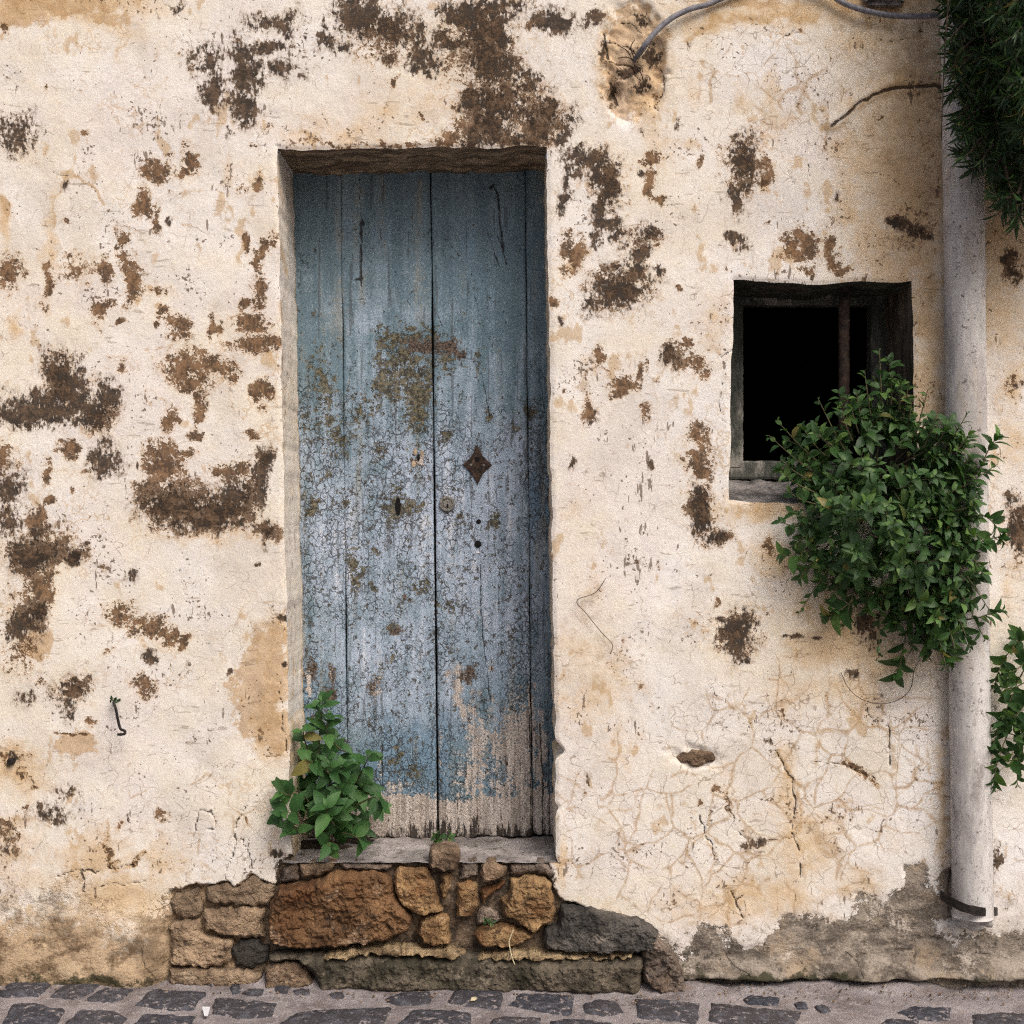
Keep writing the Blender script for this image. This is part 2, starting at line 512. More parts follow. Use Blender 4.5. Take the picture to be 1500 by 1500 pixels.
def mat_rock(name, lo, hi, stain, scale=9, dark=(.03, .022, .016), bump=.9, light=None, darkamt=.56):
    n = N(name)
    r = n.rand()
    off = n.t.nodes.new('ShaderNodeCombineXYZ')
    for i in range(3):
        n._set(off.inputs[i], n.mul(r, 7.0 + i * 3))
    vv = n.t.nodes.new('ShaderNodeVectorMath'); vv.operation = 'ADD'
    n._set(vv.inputs[0], n.co); n._set(vv.inputs[1], off.outputs[0])
    co = vv.outputs[0]
    a = n.noise(scale, 5, .68, n.warp(.06, 5, co))
    b = n.noise(scale * 3.4, 4, .72, co)
    d = n.noise(scale * .7, 5, .6, n.map(co, loc=(4, 4, 4)))
    g = n.noise(260, 1, .75, co)
    c = n.mix(n.ss(a, .34, .64), lo, hi)
    c = n.mix(n.ss(d, .48, .68, 0, .85), c, stain)
    if light is not None:
        c = n.mix(n.ss(n.noise(scale * 1.6, 6, .7, n.map(co, loc=(9, 1, 2))), .57, .70, 0, .8), c, light)
    c = n.mix(n.ss(b, darkamt, darkamt + .14, 0, .85), c, dark)
    c = n.mix(1.0, c, n.mix(n.ss(g, .2, .8), (.8, .8, .8), (1.18, 1.18, 1.18)), 'MULTIPLY')
    c = n.mix(1.0, c, n.mix(r, (.82, .82, .82), (1.15, 1.12, 1.08)), 'MULTIPLY')
    nb = n.bump(n.add(n.add(n.mul(a, 1.2), n.mul(b, .8)), n.mul(g, .12)), bump, .020)
    return n.done(n.bsdf(c, .92, nb, spec=.2))


def mat_plain(name, a, b, scale=20, rough=.8, stretch=(1, 1, 1), metal=0.0, bump=.4, c2=None, spec=.3):
    n = N(name)
    v = n.map(n.co, stretch)
    f = n.noise(scale, 4, .7, v)
    g = n.noise(scale * 6, 2, .7, v)
    c = n.mix(n.ss(n.add(f, centred(n, g, .4)), .36, .64), a, b)
    if c2 is not None:
        c = n.mix(n.ss(n.noise(scale * .6, 6, .7, n.map(v, loc=(3, 3, 3))), .54, .66), c, c2)
    nb = n.bump(n.add(f, n.mul(g, .5)), bump, .005)
    return n.done(n.bsdf(c, rough, nb, metal, spec))


def mat_leaf(name, a, b, young, rough=.5):
    n = N(name)
    at = n.t.nodes.new('ShaderNodeAttribute'); at.attribute_name = 'rnd'
    r = n.math('FRACT', n.add(at.outputs['Fac'], n.rand()))
    c = n.mix(r, a, b)
    c = n.mix(n.ss(r, .66, .96, 0, .85), c, young)
    c = n.mix(n.ss(n.math('FRACT', n.mul(r, 13.7)), .982, .992), c, (.22, .18, .05))
    v = n.noise(60, 4, .6)
    c = n.mix(n.ss(v, .35, .7, 0, .4), c, a)
    c = n.mix(1.0, c, n.mix(n.noise(260, 2, .6), (.8, .8, .8), (1.2, 1.2, 1.2)), 'MULTIPLY')
    s = n.bsdf(c, rough, n.bump(v, .3, .003), spec=.35)
    t = n.t.nodes.new('ShaderNodeBsdfTranslucent')
    n._set(t.inputs['Color'], n.mix(1.0, c, (1.3, 1.5, .6), 'MULTIPLY'))
    m = n.t.nodes.new('ShaderNodeMixShader'); m.inputs[0].default_value = .22
    n.t.links.new(s, m.inputs[1]); n.t.links.new(t.outputs[0], m.inputs[2])
    return n.done(m.outputs[0])


def mat_road():
    n = N('mortar_paving')
    a = n.noise(5, 6, .65)
    b = n.noise(30, 4, .72)
    g = n.noise(240, 1, .75)
    c = n.mix(n.ss(a, .35, .65), (.165, .140, .138), (.30, .268, .27))
    c = n.mix(n.ss(b, .5, .68, 0, .7), c, (.37, .335, .335))
    c = n.mix(n.ss(n.noise(17, 6, .7, n.map(n.co, loc=(3, 3, 3))), .57, .68, 0, .7), c, (.20, .14, .11))
    c = n.mix(n.ss(n.noise(75, 4, .6, n.map(n.co, loc=(3, 8, 3))), .66, .70, 0, .8), c, (.05, .045, .045))
    c = n.mix(1.0, c, n.mix(n.ss(g, .2, .8), (.78, .78, .78), (1.2, 1.2, 1.2)), 'MULTIPLY')
    nb = n.bump(n.add(n.add(a, n.mul(b, .8)), n.mul(g, .2)), .8, .012)
    return n.done(n.bsdf(c, .9, nb, spec=.2))


def mat_cobble():
    n = N('slate_cobble')
    r = n.rand()
    b = n.noise(34, 4, .74)
    g = n.noise(260, 1, .75)
    c = n.mix(r, (.030, .033, .045), (.052, .046, .050))
    c = n.mix(n.ss(b, .45, .66, 0, .8), c, (.105, .105, .125))
    c = n.mix(n.ss(n.noise(40, 4, .75, n.map(n.co, loc=(3, 1, 1))), .57, .63, 0, .9), c, (.29, .25, .245))
    c = n.mix(1.0, c, n.mix(n.ss(g, .2, .8), (.7, .7, .7), (1.3, 1.3, 1.3)), 'MULTIPLY')
    nb = n.bump(n.add(b, n.mul(g, .2)), .9, .010)
    return n.done(n.bsdf(c, .75, nb, spec=.3))


def mat_pipe():
    n = N('painted_pipe')
    f = n.noise(7, 5, .65, n.map(n.co, (1, 1, .45)))
    s = n.noise(60, 3, .7, n.map(n.co, (1, 1, .16)))
    h = n.noise(150, 2, .7)
    g = n.noise(330, 1, .8)
    c = n.mix(n.ss(n.add(f, centred(n, s, .35)), .36, .62), (.40, .375, .365), (.61, .585, .565))
    c = n.mix(n.ss(n.add(s, centred(n, h, .6)), .58, .72, 0, .6), c, (.76, .735, .73))
    c = n.mix(n.ss(n.add(n.noise(3.2, 5, .65, n.map(n.co, (1, 1, .45), loc=(2, 5, 1))), centred(n, s, .6)), .48, .66, 0, .62), c, (.37, .305, .24))
    c = n.mix(n.ss(n.add(n.noise(20, 4, .7, n.map(n.co, (1, 1, .5), loc=(9, 5, 1))), centred(n, h, .6)), .56, .65, 0, .75), c, (.27, .245, .235))
    c = n.mix(n.ss(n.noise(60, 3, .6, n.map(n.co, loc=(2, 5, 8))), .63, .69, 0, .8), c, (.12, .10, .09))
    c = n.mix(1.0, c, n.mix(n.ss(g, .2, .8), (.90, .90, .90), (1.08, 1.08, 1.08)), 'MULTIPLY')
    nb = n.bump(n.add(f, n.add(n.mul(s, .2), n.mul(h, .1))), .5, .006)
    return n.done(n.bsdf(c, .85, nb, spec=.2))


M = {}
M['plaster'] = mat_plaster()
M['door'] = mat_door()
M['stone_brown'] = mat_rock('rusty_sandstone', (.060, .031, .016), (.25, .140, .070), (.125, .056, .024), 6.5, light=(.44, .31, .21), darkamt=.54)
M['stone_ochre'] = mat_rock('ochre_sandstone', (.12, .066, .032), (.35, .225, .115), (.20, .098, .042), 11, light=(.48, .36, .23), darkamt=.55)
M['stone_grey'] = mat_rock('grey_mortared_stone', (.070, .055, .046), (.22, .175, .145), (.12, .08, .056), 12, light=(.34, .28, .24), darkamt=.54)
M['stone_tan'] = mat_rock('tan_rubble', (.115, .078, .052), (.29, .205, .14), (.085, .055, .036), 10, light=(.42, .32, .23), darkamt=.55)
M['stone_left'] = mat_rock('dusty_rubble', (.15, .105, .070), (.36, .262, .178), (.105, .070, .045), 8, light=(.46, .36, .255), darkamt=.57)
M['slate'] = mat_rock('dark_slate', (.030, .029, .028), (.105, .097, .090), (.055, .048, .040), 12, dark=(.016, .015, .014), light=(.24, .21, .18))
M['footing'] = mat_rock('mossy_concrete', (.050, .043, .032), (.175, .145, .110), (.034, .032, .020), 8, dark=(.018, .016, .012), light=(.30, .25, .195), darkamt=.54)
M['bead'] = mat_rock('yellow_lime_mortar', (.20, .14, .08), (.43, .32, .19), (.14, .095, .055), 16, light=(.52, .42, .28), darkamt=.56)
M['threshold'] = mat_rock('worn_grey_step', (.17, .155, .155), (.34, .315, .315), (.13, .115, .105), 8, light=(.42, .39, .39), bump=.6)
M['lintel'] = mat_plain('weathered_lintel', (.085, .062, .042), (.33, .25, .17), 7, .9, (1, 4, 4), bump=.9, c2=(.17, .115, .075))
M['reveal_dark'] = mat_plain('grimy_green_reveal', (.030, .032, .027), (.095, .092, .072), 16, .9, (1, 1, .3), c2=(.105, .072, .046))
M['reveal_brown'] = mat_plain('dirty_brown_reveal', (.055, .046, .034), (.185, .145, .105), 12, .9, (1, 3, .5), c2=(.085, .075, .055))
M['frame'] = mat_plain('worn_dark_frame', (.045, .052, .045), (.13, .13, .112), 22, .85, (1, 1, .4), c2=(.34, .315, .28))
M['sill'] = mat_plain('weathered_sill', (.10, .092, .090), (.30, .275, .265), 14, .9, c2=(.06, .054, .05))
M['interior'] = mat_plain('near_black_room', (.010, .009, .008), (.020, .017, .014), 6, .95)  # near-black walls for the room behind the window
M['rust'] = mat_plain('rusted_iron', (.022, .016, .014), (.062, .038, .029), 45, .8, c2=(.11, .085, .072), metal=.2)
M['iron'] = mat_plain('black_iron', (.012, .011, .011), (.040, .033, .030), 60, .6, metal=.4)
M['iron_rust'] = mat_plain('old_iron_plate', (.018, .013, .011), (.060, .034, .024), 70, .75, c2=(.13, .085, .06), metal=.2)
M['brass'] = mat_plain('dull_brass', (.15, .14, .125), (.28, .265, .24), 80, .5, metal=.6)
M['hole'] = mat_plain('dark_hole', (.004, .004, .004), (.008, .007, .006), 40, .95)
M['cable'] = mat_plain('grey_cable', (.12, .12, .14), (.22, .215, .24), 60, .6, bump=.2)
M['pipe'] = mat_pipe()
M['road'] = mat_road()
M['cobble'] = mat_cobble()
M['leaf'] = mat_leaf('green_leaf', (.026, .066, .020), (.062, .138, .036), (.135, .235, .058))
M['leaf_low'] = mat_leaf('bright_leaf', (.028, .082, .022), (.055, .145, .038), (.085, .19, .05))
M['needle'] = mat_leaf('dark_narrow_leaf', (.012, .030, .012), (.030, .068, .024), (.075, .150, .045), .5)
M['stem'] = mat_plain('plant_stem', (.055, .060, .028), (.115, .095, .05), 40, .8)
M['twig'] = mat_plain('dry_twig', (.035, .024, .018), (.10, .070, .048), 60, .9)
M['soil'] = mat_plain('dark_soil', (.018, .014, .010), (.060, .046, .032), 60, .95, bump=.8)
M['paper'] = mat_plain('paper', (.62, .62, .66), (.75, .75, .78), 30, .8, bump=.1)
M['straw'] = mat_plain('straw', (.55, .46, .28), (.70, .62, .42), 60, .8, bump=.2)
M['drypaint'] = mat_plain('raw_wood', (.30, .22, .15), (.46, .36, .26), 60, .9)
#--SETTING--
# ------------------------------------------------------------------ the street
def ground_pt(px, py, lift=0.0):
    d = (BASE - HORIZON) / PPM * 4 * PPM / (py - HORIZON)
    return Vector(((px - 750.0) / (4 * PPM) * d, d - DIST, lift))


def tilt(p):
    """the street drops a little to the right"""
    p = Vector(p); p.z -= 0.011 * p.x
    return p


def lines(segs):
    out = []
    for a, b, s in segs:
        out += list(np.arange(a, b, s))
    return np.array(out + [segs[-1][1]])


gx = lines([(-40, -4, 6), (-4, -1.9, .1), (-1.9, 1.9, .015), (1.9, 4, .1), (4, 40, 6)])
gy = lines([(-40, -6, 4), (-6, -1, .25), (-1, -.5, .05), (-.5, .14, .012), (.14, .3, .08)])
GX, GY = np.meshgrid(gx, gy)
GZ = -0.011 * np.clip(GX, -4, 4) + np.where(GY > -2, fbm(GX * 500, GY * 500, 90, 4, 3) * .0035, 0)
# mortar is dragged up against the foot of the wall
GZ += .022 * sstep(-.045, .01, GY) * (0.6 + .5 * fbm(GX * 500, GY * 0 + 1, 60, 3, 8))
road = link('road', mesh_np('road', np.stack([GX, GY, GZ], -1).reshape(-1, 3), grid_quads(len(gx), len(gy))), M['road'],
            kind='structure', label='mauve grey mortar street paving set with dark cobbles')

COBBLES = [
    [(3, 1461), (25, 1443), (45, 1440), (77, 1446), (55, 1467), (4, 1467)],
    [(76, 1468), (95, 1452), (143, 1450), (135, 1461), (108, 1473)],
    [(127, 1473), (150, 1457), (192, 1457), (180, 1471), (163, 1476), (135, 1475)],
    [(203, 1479), (225, 1458), (298, 1460), (280, 1484), (240, 1485)],
    [(313, 1490), (319, 1470), (360, 1471), (401, 1476), (394, 1494), (350, 1496)],
    [(5, 1512), (20, 1482), (50, 1480), (93, 1489), (78, 1514)],
    [(95, 1512), (118, 1489), (165, 1490), (182, 1500), (165, 1516)],
    [(303, 1444), (316, 1442), (323, 1446), (311, 1449)],
    [(356, 1460), (370, 1455), (384, 1456), (383, 1463), (362, 1464)],
    [(338, 1452), (350, 1450), (354, 1458), (342, 1461)],
    [(399, 1449), (414, 1446), (424, 1452), (420, 1460), (404, 1458)],
    [(430, 1456), (453, 1455), (452, 1462), (434, 1462)],
    [(484, 1461), (500, 1458), (506, 1464), (490, 1468)],
    [(415, 1505), (440, 1489), (500, 1483), (566, 1480), (556, 1502), (480, 1512)],
    [(569, 1467), (590, 1457), (628, 1457), (629, 1472), (588, 1474)],
    [(656, 1471), (671, 1453), (736, 1453), (730, 1480), (680, 1476)],
    [(750, 1475), (764, 1458), (800, 1458), (838, 1461), (831, 1485), (775, 1481)],
    [(855, 1473), (878, 1465), (904, 1468), (911, 1480), (884, 1487), (860, 1481)],
    [(936, 1464), (980, 1465), (1021, 1470), (1018, 1496), (937, 1488)],
    [(722, 1497), (735, 1492), (789, 1493), (787, 1516), (720, 1514)],
    [(811, 1497), (845, 1494), (893, 1499), (890, 1518), (812, 1516)],
    [(583, 1508), (608, 1483), (650, 1483), (686, 1488), (682, 1514), (610, 1516)],
    [(915, 1504), (930, 1500), (990, 1502), (988, 1520), (915, 1518)],
    [(1043, 1492), (1047, 1470), (1100, 1474), (1166, 1479), (1158, 1500), (1085, 1500)],
    [(1089, 1462), (1099, 1457), (1140, 1460), (1137, 1470), (1100, 1468)],
    [(1164, 1467), (1180, 1466), (1184, 1474), (1170, 1475)],
    [(1193, 1471), (1208, 1470), (1217, 1477), (1204, 1479)],
    [(1319, 1478), (1335, 1471), (1390, 1472), (1388, 1489), (1345, 1488)],
    [(1287, 1499), (1300, 1489), (1342, 1491), (1336, 1512), (1290, 1512)],
    [(1427, 1482), (1465, 1478), (1520, 1480), (1520, 1506), (1430, 1503)],
    [(197, 1508), (216, 1493), (282, 1497), (270, 1518), (205, 1518)],
    [(1025, 1520), (1035, 1508), (1120, 1508), (1118, 1530), (1030, 1530)],
]
for r in range(1, 7):                       # the paving goes on towards the camera and to both sides
    py = 1512 + 34 * r
    x = -420 + (r % 2) * 40
    while x < 1900:
        w = random.uniform(62, 92)
        COBBLES.append([(x + random.uniform(-3, 3), py + random.uniform(-3, 3)), (x + w * .5, py - 2), (x + w, py + random.uniform(-3, 3)),
                        (x + w - 4, py + 25), (x + w * .5, py + 27), (x + 2, py + 25)])
        x += w + 18
for side in (-1, 1):
    for r in range(3):
        for k in range(4):
            x = (-95 - k * 95) if side < 0 else (1530 + k * 95)
            py = 1452 + 27 * r
            COBBLES.append([(x, py + 2), (x + 35, py), (x + 72, py + 2), (x + 68, py + 19), (x + 34, py + 21), (x + 2, py + 19)])


def cobble(poly):
    pts = []
    n = len(poly)
    for i in range(n):
        a, b = Vector(poly[i]), Vector(poly[(i + 1) % n])
        k = max(1, int((b - a).length / 5))
        for j in range(k):
            p = a.lerp(b, j / k)
            pts.append(p + Vector((random.uniform(-1.6, 1.6), random.uniform(-1.0, 1.0))))
    c = sum(pts, Vector((0, 0))) / len(pts)
    pts = [c + (p - c) * 1.15 for p in pts]
    V, F = [], []
    for t, h in ((0, -.008), (.06, .003), (.24, .0075)):
        for p in pts:
            q = p.lerp(c, t)
            V.append(tilt(ground_pt(q.x, q.y, h + random.uniform(-.0010, .0012))))
    V.append(tilt(ground_pt(c.x, c.y, .009)))
    m = len(pts)
    for k in range(2):
        for i in range(m):
            j = (i + 1) % m
            F.append((k * m + i, (k + 1) * m + i, (k + 1) * m + j, k * m + j))
    for i in range(m):
        F.append((2 * m + i, 3 * m, 2 * m + (i + 1) % m))
    me = mesh_py('cobble', V, F)
    bm = bmesh.new(); bm.from_mesh(me); bmesh.ops.recalc_face_normals(bm, faces=bm.faces[:]); bm.to_mesh(me); bm.free()
    return link('cobble', me, M['cobble'], road)


for poly in COBBLES:
    cobble(poly)

# ------------------------------------------------------------------ the house front: limewashed wall with two openings
house = empty('house', (0, 0, 0), label='old limewashed house front with peeling stained plaster, blue door and small window', category='house')

DL = lambda v: 405.5 + (v - 216) * .0205          # door opening, left and right edge by row
DR = lambda v: 801.0 + (v - 216) * .0140
DOOR_V = (216.0, 1263.0)
WIN_U, WIN_V = (1076.0, 1337.0), (411.0, 735.0)


def axis(a, b, keys, fine, coarse, fa, fb):
    ks = sorted([a, fa, *keys, fb, b])
    out = []
    for p, q in zip(ks[:-1], ks[1:]):
        st = fine if p >= fa and q <= fb else coarse
        k = max(1, int(round((q - p) / st)))
        out += list(p + (q - p) * np.arange(k) / k)
    return np.array(out + [ks[-1]])


us = axis(-260, 1760, [410, 808, *WIN_U], 2.3, 14, -10, 1510)
vs_ = axis(-460, 1470, [*DOOR_V, *WIN_V], 2.3, 14, -10, 1470)
U, V = np.meshgrid(us, vs_)


def pull(u, key, width=60):
    return np.clip(1 - np.abs(u - key) / width, 0, 1)


PX = U + pull(U, 410) * (DL(np.clip(V, 150, 1330)) - 410 + fbm(V, V * 0, 30, 4, 21) * 1.6)
PX = PX + pull(U, 808) * (DR(np.clip(V, 150, 1330)) - 808 + fbm(V, V * 0, 26, 4, 22) * 1.6)
for (v0, d, w) in ((1095, 7, 8), (1103, 9, 7), (1050, 3, 10), (1183, 5, 6), (1275, 7, 12), (1140, 2, 14)):
    PX = PX + pull(U, 808, 30) * d * np.exp(-((V - v0) / w) ** 2)
PX = PX + pull(U, WIN_U[0]) * (fbm(V, V * 0 + 3, 60, 3, 23) * 2.0 - (V - 411) / 324 * 7 * (np.abs(V - 573) < 220))
PX = PX + pull(U, WIN_U[1]) * (fbm(V, V * 0 + 5, 60, 3, 24) * 2.0)
PY = V + pull(V, DOOR_V[0], 50) * (fbm(U, U * 0, 45, 4, 25) * 3.5) * (np.abs(U - 609) < 260)
PY = PY + pull(V, WIN_V[0], 50) * ((fbm(U, U * 0 + 9, 50, 3, 26) * 3.0) + 4 * np.sin((U - 1076) / 261 * math.pi)) * (np.abs(U - 1206) < 180)
PY = PY + pull(V, WIN_V[1], 40) * (fbm(U, U * 0 + 12, 40, 3, 27) * 3.0) * (np.abs(U - 1206) < 180)

# --- fields that say where the coat is stained, cracked, gone or darkened by painted shade (all of it has a shape of its own)
WX = PX + fbm(PX, PY, 46, 3, 31) * 9 + fbm(PX, PY, 14, 2, 33) * 3.5
WY = PY + fbm(PX, PY, 46, 3, 35) * 9 + fbm(PX, PY, 14, 2, 37) * 3.5
DARK = [(935, 26, 12, 8, 30, .8), (902, 132, 8, 14), (922, 96, 14, 7), (890, 80, 4, 16), (945, 72, 10, 12, 40, .8), (942, 118, 8, 12, 0, .7), (25, 198, 22, 24), (308, 95, 15, 22, 0, .8), (288, 84, 14, 12, 0, .6), (314, 142, 14, 20), (360, 105, 18, 36), (358, 160, 16, 18, 0, .9), (398, 30, 38, 12, -10, .55),
        (415, 38, 11, 14, 0, .9), (388, 70, 22, 10, -10), (408, 108, 14, 12, 0, .5), (346, 45, 8, 8, 0, .7),
        (530, 22, 28, 24, 30), (568, 40, 26, 18), (566, 76, 12, 9, 0, .8), (610, 48, 12, 20, 0, .8), (618, 85, 20, 14, 30), (650, 62, 20, 9), (668, 66, 18, 7),
        (700, 22, 44, 15), (668, 33, 16, 7), (715, 50, 28, 30), (715, 95, 28, 30), (742, 108, 26, 15, 20, .85), (770, 125, 22, 14, 0, .8), (722, 158, 34, 22), (690, 160, 18, 18),
        (722, 190, 26, 22), (700, 206, 18, 12), (785, 182, 22, 24, 0, .9), (800, 162, 8, 10), (812, 32, 22, 12), (868, 25, 16, 9, -25, .9), (823, 195, 8, 22), (835, 172, 12, 14, 0, .55), (748, 208, 14, 7),
        (480, 55, 14, 12, 0, .7), (500, 70, 12, 10, 0, .6),
        (848, 238, 20, 14), (878, 240, 18, 14), (892, 268, 14, 24), (886, 300, 10, 16), (888, 324, 10, 8), (827, 290, 6, 26, 5),
        (905, 345, 12, 9), (945, 345, 20, 9), (938, 372, 14, 14), (920, 392, 13, 16), (905, 422, 30, 24), (882, 446, 20, 18, 0, .75), (965, 400, 7, 8, 0, .8), (876, 346, 6, 18, 0, .8),
        (1095, 240, 17, 30), (1088, 210, 10, 14, 0, .7), (1080, 290, 9, 19), (1070, 350, 13, 9), (1086, 366, 12, 8, 0, .6), (1315, 335, 14, 7), (1350, 342, 16, 8), (1332, 360, 20, 10, 0, .4),
        (90, 545, 22, 24), (60, 600, 52, 22), (128, 600, 34, 20), (156, 582, 16, 18), (98, 582, 28, 22), (25, 606, 26, 12), (110, 560, 18, 18),
        (320, 740, 40, 22), (260, 742, 44, 20), (340, 722, 26, 18), (384, 700, 12, 36), (300, 768, 36, 12), (384, 782, 16, 14, 0, .8), (392, 672, 10, 14),
        (15, 722, 18, 24, 0, .85), (20, 770, 18, 18, 0, .8), (42, 815, 24, 18), (66, 812, 14, 12), (105, 812, 14, 9), (62, 784, 8, 8), (30, 918, 18, 18), (46, 900, 12, 12),
        (226, 960, 9, 8, 0, .85), (30, 1022, 10, 9, 0, .8), (103, 1012, 22, 14, 0, .75), (97, 1035, 10, 18, 0, .6), (155, 672, 13, 20, 20), (100, 270, 5, 9, 0, .6),
        (1020, 745, 11, 26), (1044, 780, 14, 10, 30), (1075, 925, 20, 26), (1080, 950, 8, 18), (1060, 905, 18, 10, 0, .7), (1265, 915, 12, 14), (1274, 935, 7, 10), (1162, 927, 11, 4), (1198, 932, 5, 4),
        (1246, 985, 8, 6), (1490, 775, 13, 28), (1480, 730, 6, 9), (1478, 380, 9, 16), (1486, 400, 11, 16), (1495, 560, 12, 5, 0, .7), (1458, 1265, 8, 22, 0, .8), (1103, 1233, 12, 7), (1115, 1236, 7, 3),
        (980, 525, 12, 16), (953, 682, 4, 9), (835, 670, 4, 6), (870, 612, 4, 9), (1185, 1340, 1, 1), (425, 1248, 1, 1), (10, 1250, 12, 40, 0, .45), (75, 1190, 30, 12, 0, .5), (95, 1160, 20, 10, 0, .5),
        (412, 915, 5, 4), (418, 980, 4, 5), (17, 1116, 5, 5)]
BROWN = [(1362, 260, 26, 150, 0, .30), (1345, 330, 40, 60, 0, .30), (232, 255, 13, 18), (210, 248, 12, 13), (275, 232, 12, 15), (262, 250, 12, 8, 0, .8), (207, 295, 12, 16), (228, 320, 6, 14), (187, 345, 12, 10, 0, .8),
         (190, 400, 12, 34), (154, 450, 8, 18, 35), (150, 395, 9, 18), (112, 390, 18, 18, 0, .7), (10, 395, 15, 20), (70, 412, 7, 26), (240, 460, 7, 8), (262, 478, 12, 15), (230, 425, 14, 9, 0, .6),
         (384, 365, 10, 22, 25), (369, 384, 6, 8), (358, 355, 5, 12), (380, 425, 9, 26, -15), (363, 440, 7, 7), (372, 470, 20, 14), (312, 485, 5, 14), (186, 470, 6, 4), (360, 275, 8, 8, 0, .7), (378, 270, 6, 7),
         (380, 505, 32, 12), (265, 535, 24, 18), (282, 555, 18, 14), (310, 533, 26, 13, 15), (345, 552, 11, 8), (247, 612, 8, 17), (288, 590, 8, 24), (290, 630, 12, 6), (385, 575, 7, 18), (397, 572, 5, 9), (370, 628, 8, 5, 0, .8),
         (72, 690, 8, 15), (104, 656, 15, 7), (5, 678, 12, 18), (130, 692, 8, 4), (175, 535, 10, 10, 0, .8), (72, 735, 7, 7), (85, 560, 22, 30, 0, .9), (150, 610, 20, 20, 0, .8),
         (245, 665, 28, 12), (240, 690, 26, 16), (215, 720, 22, 18), (262, 730, 40, 22), (285, 755, 60, 24), (325, 690, 16, 11), (352, 680, 9, 10), (390, 664, 9, 9), (365, 735, 10, 34), (386, 782, 18, 14), (272, 662, 12, 8),
         (58, 762, 10, 16), (60, 810, 40, 24, 0, .85), (56, 862, 18, 30), (42, 900, 22, 26, 0, .9), (68, 880, 8, 16), (104, 812, 20, 12, 0, .9), (35, 960, 24, 26, 0, .55),
         (178, 902, 18, 9), (205, 910, 16, 6), (228, 920, 16, 12), (247, 932, 9, 9), (266, 935, 6, 9), (200, 925, 12, 10, 0, .6), (205, 1003, 14, 14, 0, .8), (110, 1010, 26, 16, 0, .7),
         (700, 70, 50, 60, 0, .7), (730, 150, 50, 30, 0, .8), (700, 185, 34, 26, 0, .9), (560, 50, 50, 30, 0, .6), (785, 180, 26, 24), (660, 202, 16, 9), (570, 208, 46, 4, 0, .8), (490, 210, 40, 3.5, 0, .7), (740, 206, 20, 8),
         (580, 115, 10, 5, -25, .9), (614, 171, 5, 5), (955, 265, 7, 20), (965, 290, 9, 7), (950, 232, 12, 10, 0, .75), (893, 270, 22, 36, 0, .6),
         (836, 370, 17, 20, 0, .95), (910, 420, 40, 34, 0, .6), (940, 350, 30, 16, 0, .6), (880, 400, 12, 14, 0, .6),
         (910, 558, 18, 13), (905, 572, 12, 8), (938, 545, 5, 22, 12), (925, 560, 14, 6, -30, .8), (880, 528, 9, 11), (860, 602, 6, 17), (942, 605, 7, 10, 0, .9), (985, 520, 16, 18, 0, .8), (1012, 528, 20, 14, 0, .8), (1030, 540, 9, 12, 0, .8), (1005, 500, 6, 6),
         (1095, 240, 24, 40, 0, .6), (1128, 250, 8, 18), (1165, 352, 22, 10), (1152, 365, 10, 14), (1182, 362, 9, 18), (1160, 378, 20, 8, 0, .9), (1215, 362, 12, 16), (1222, 385, 11, 16), (1232, 402, 12, 5), (1170, 396, 10, 5),
         (1318, 332, 18, 9, 0, .8), (1350, 342, 20, 10, 0, .7), (1018, 630, 15, 18, 0, .9), (1024, 670, 16, 24, 0, .9), (1035, 695, 10, 10), (1022, 745, 18, 30, 0, .75), (1048, 782, 18, 14, 0, .7), (1076, 925, 30, 34, 0, .5),
         (1255, 1127, 16, 7, 35, .9), (1265, 1135, 10, 5, 20), (1202, 1200, 12, 7, -30, .55), (1055, 1163, 12, 5, 0, .7), (1066, 1178, 5, 9, 0, .7), (1490, 780, 20, 34, 0, .7), (1484, 392, 14, 26, 0, .7),
         (1130, 800, 8, 12, 0, .6), (1475, 560, 10, 16, 0, .6), (160, 1245, 5, 20, -15, .7), (195, 1262, 16, 5, -50, .7), (25, 1235, 6, 24, 0, .7), (8, 1230, 6, 18, 0, .6), (105, 1071, 30, 2), (20, 1120, 14, 12, 0, .6)]
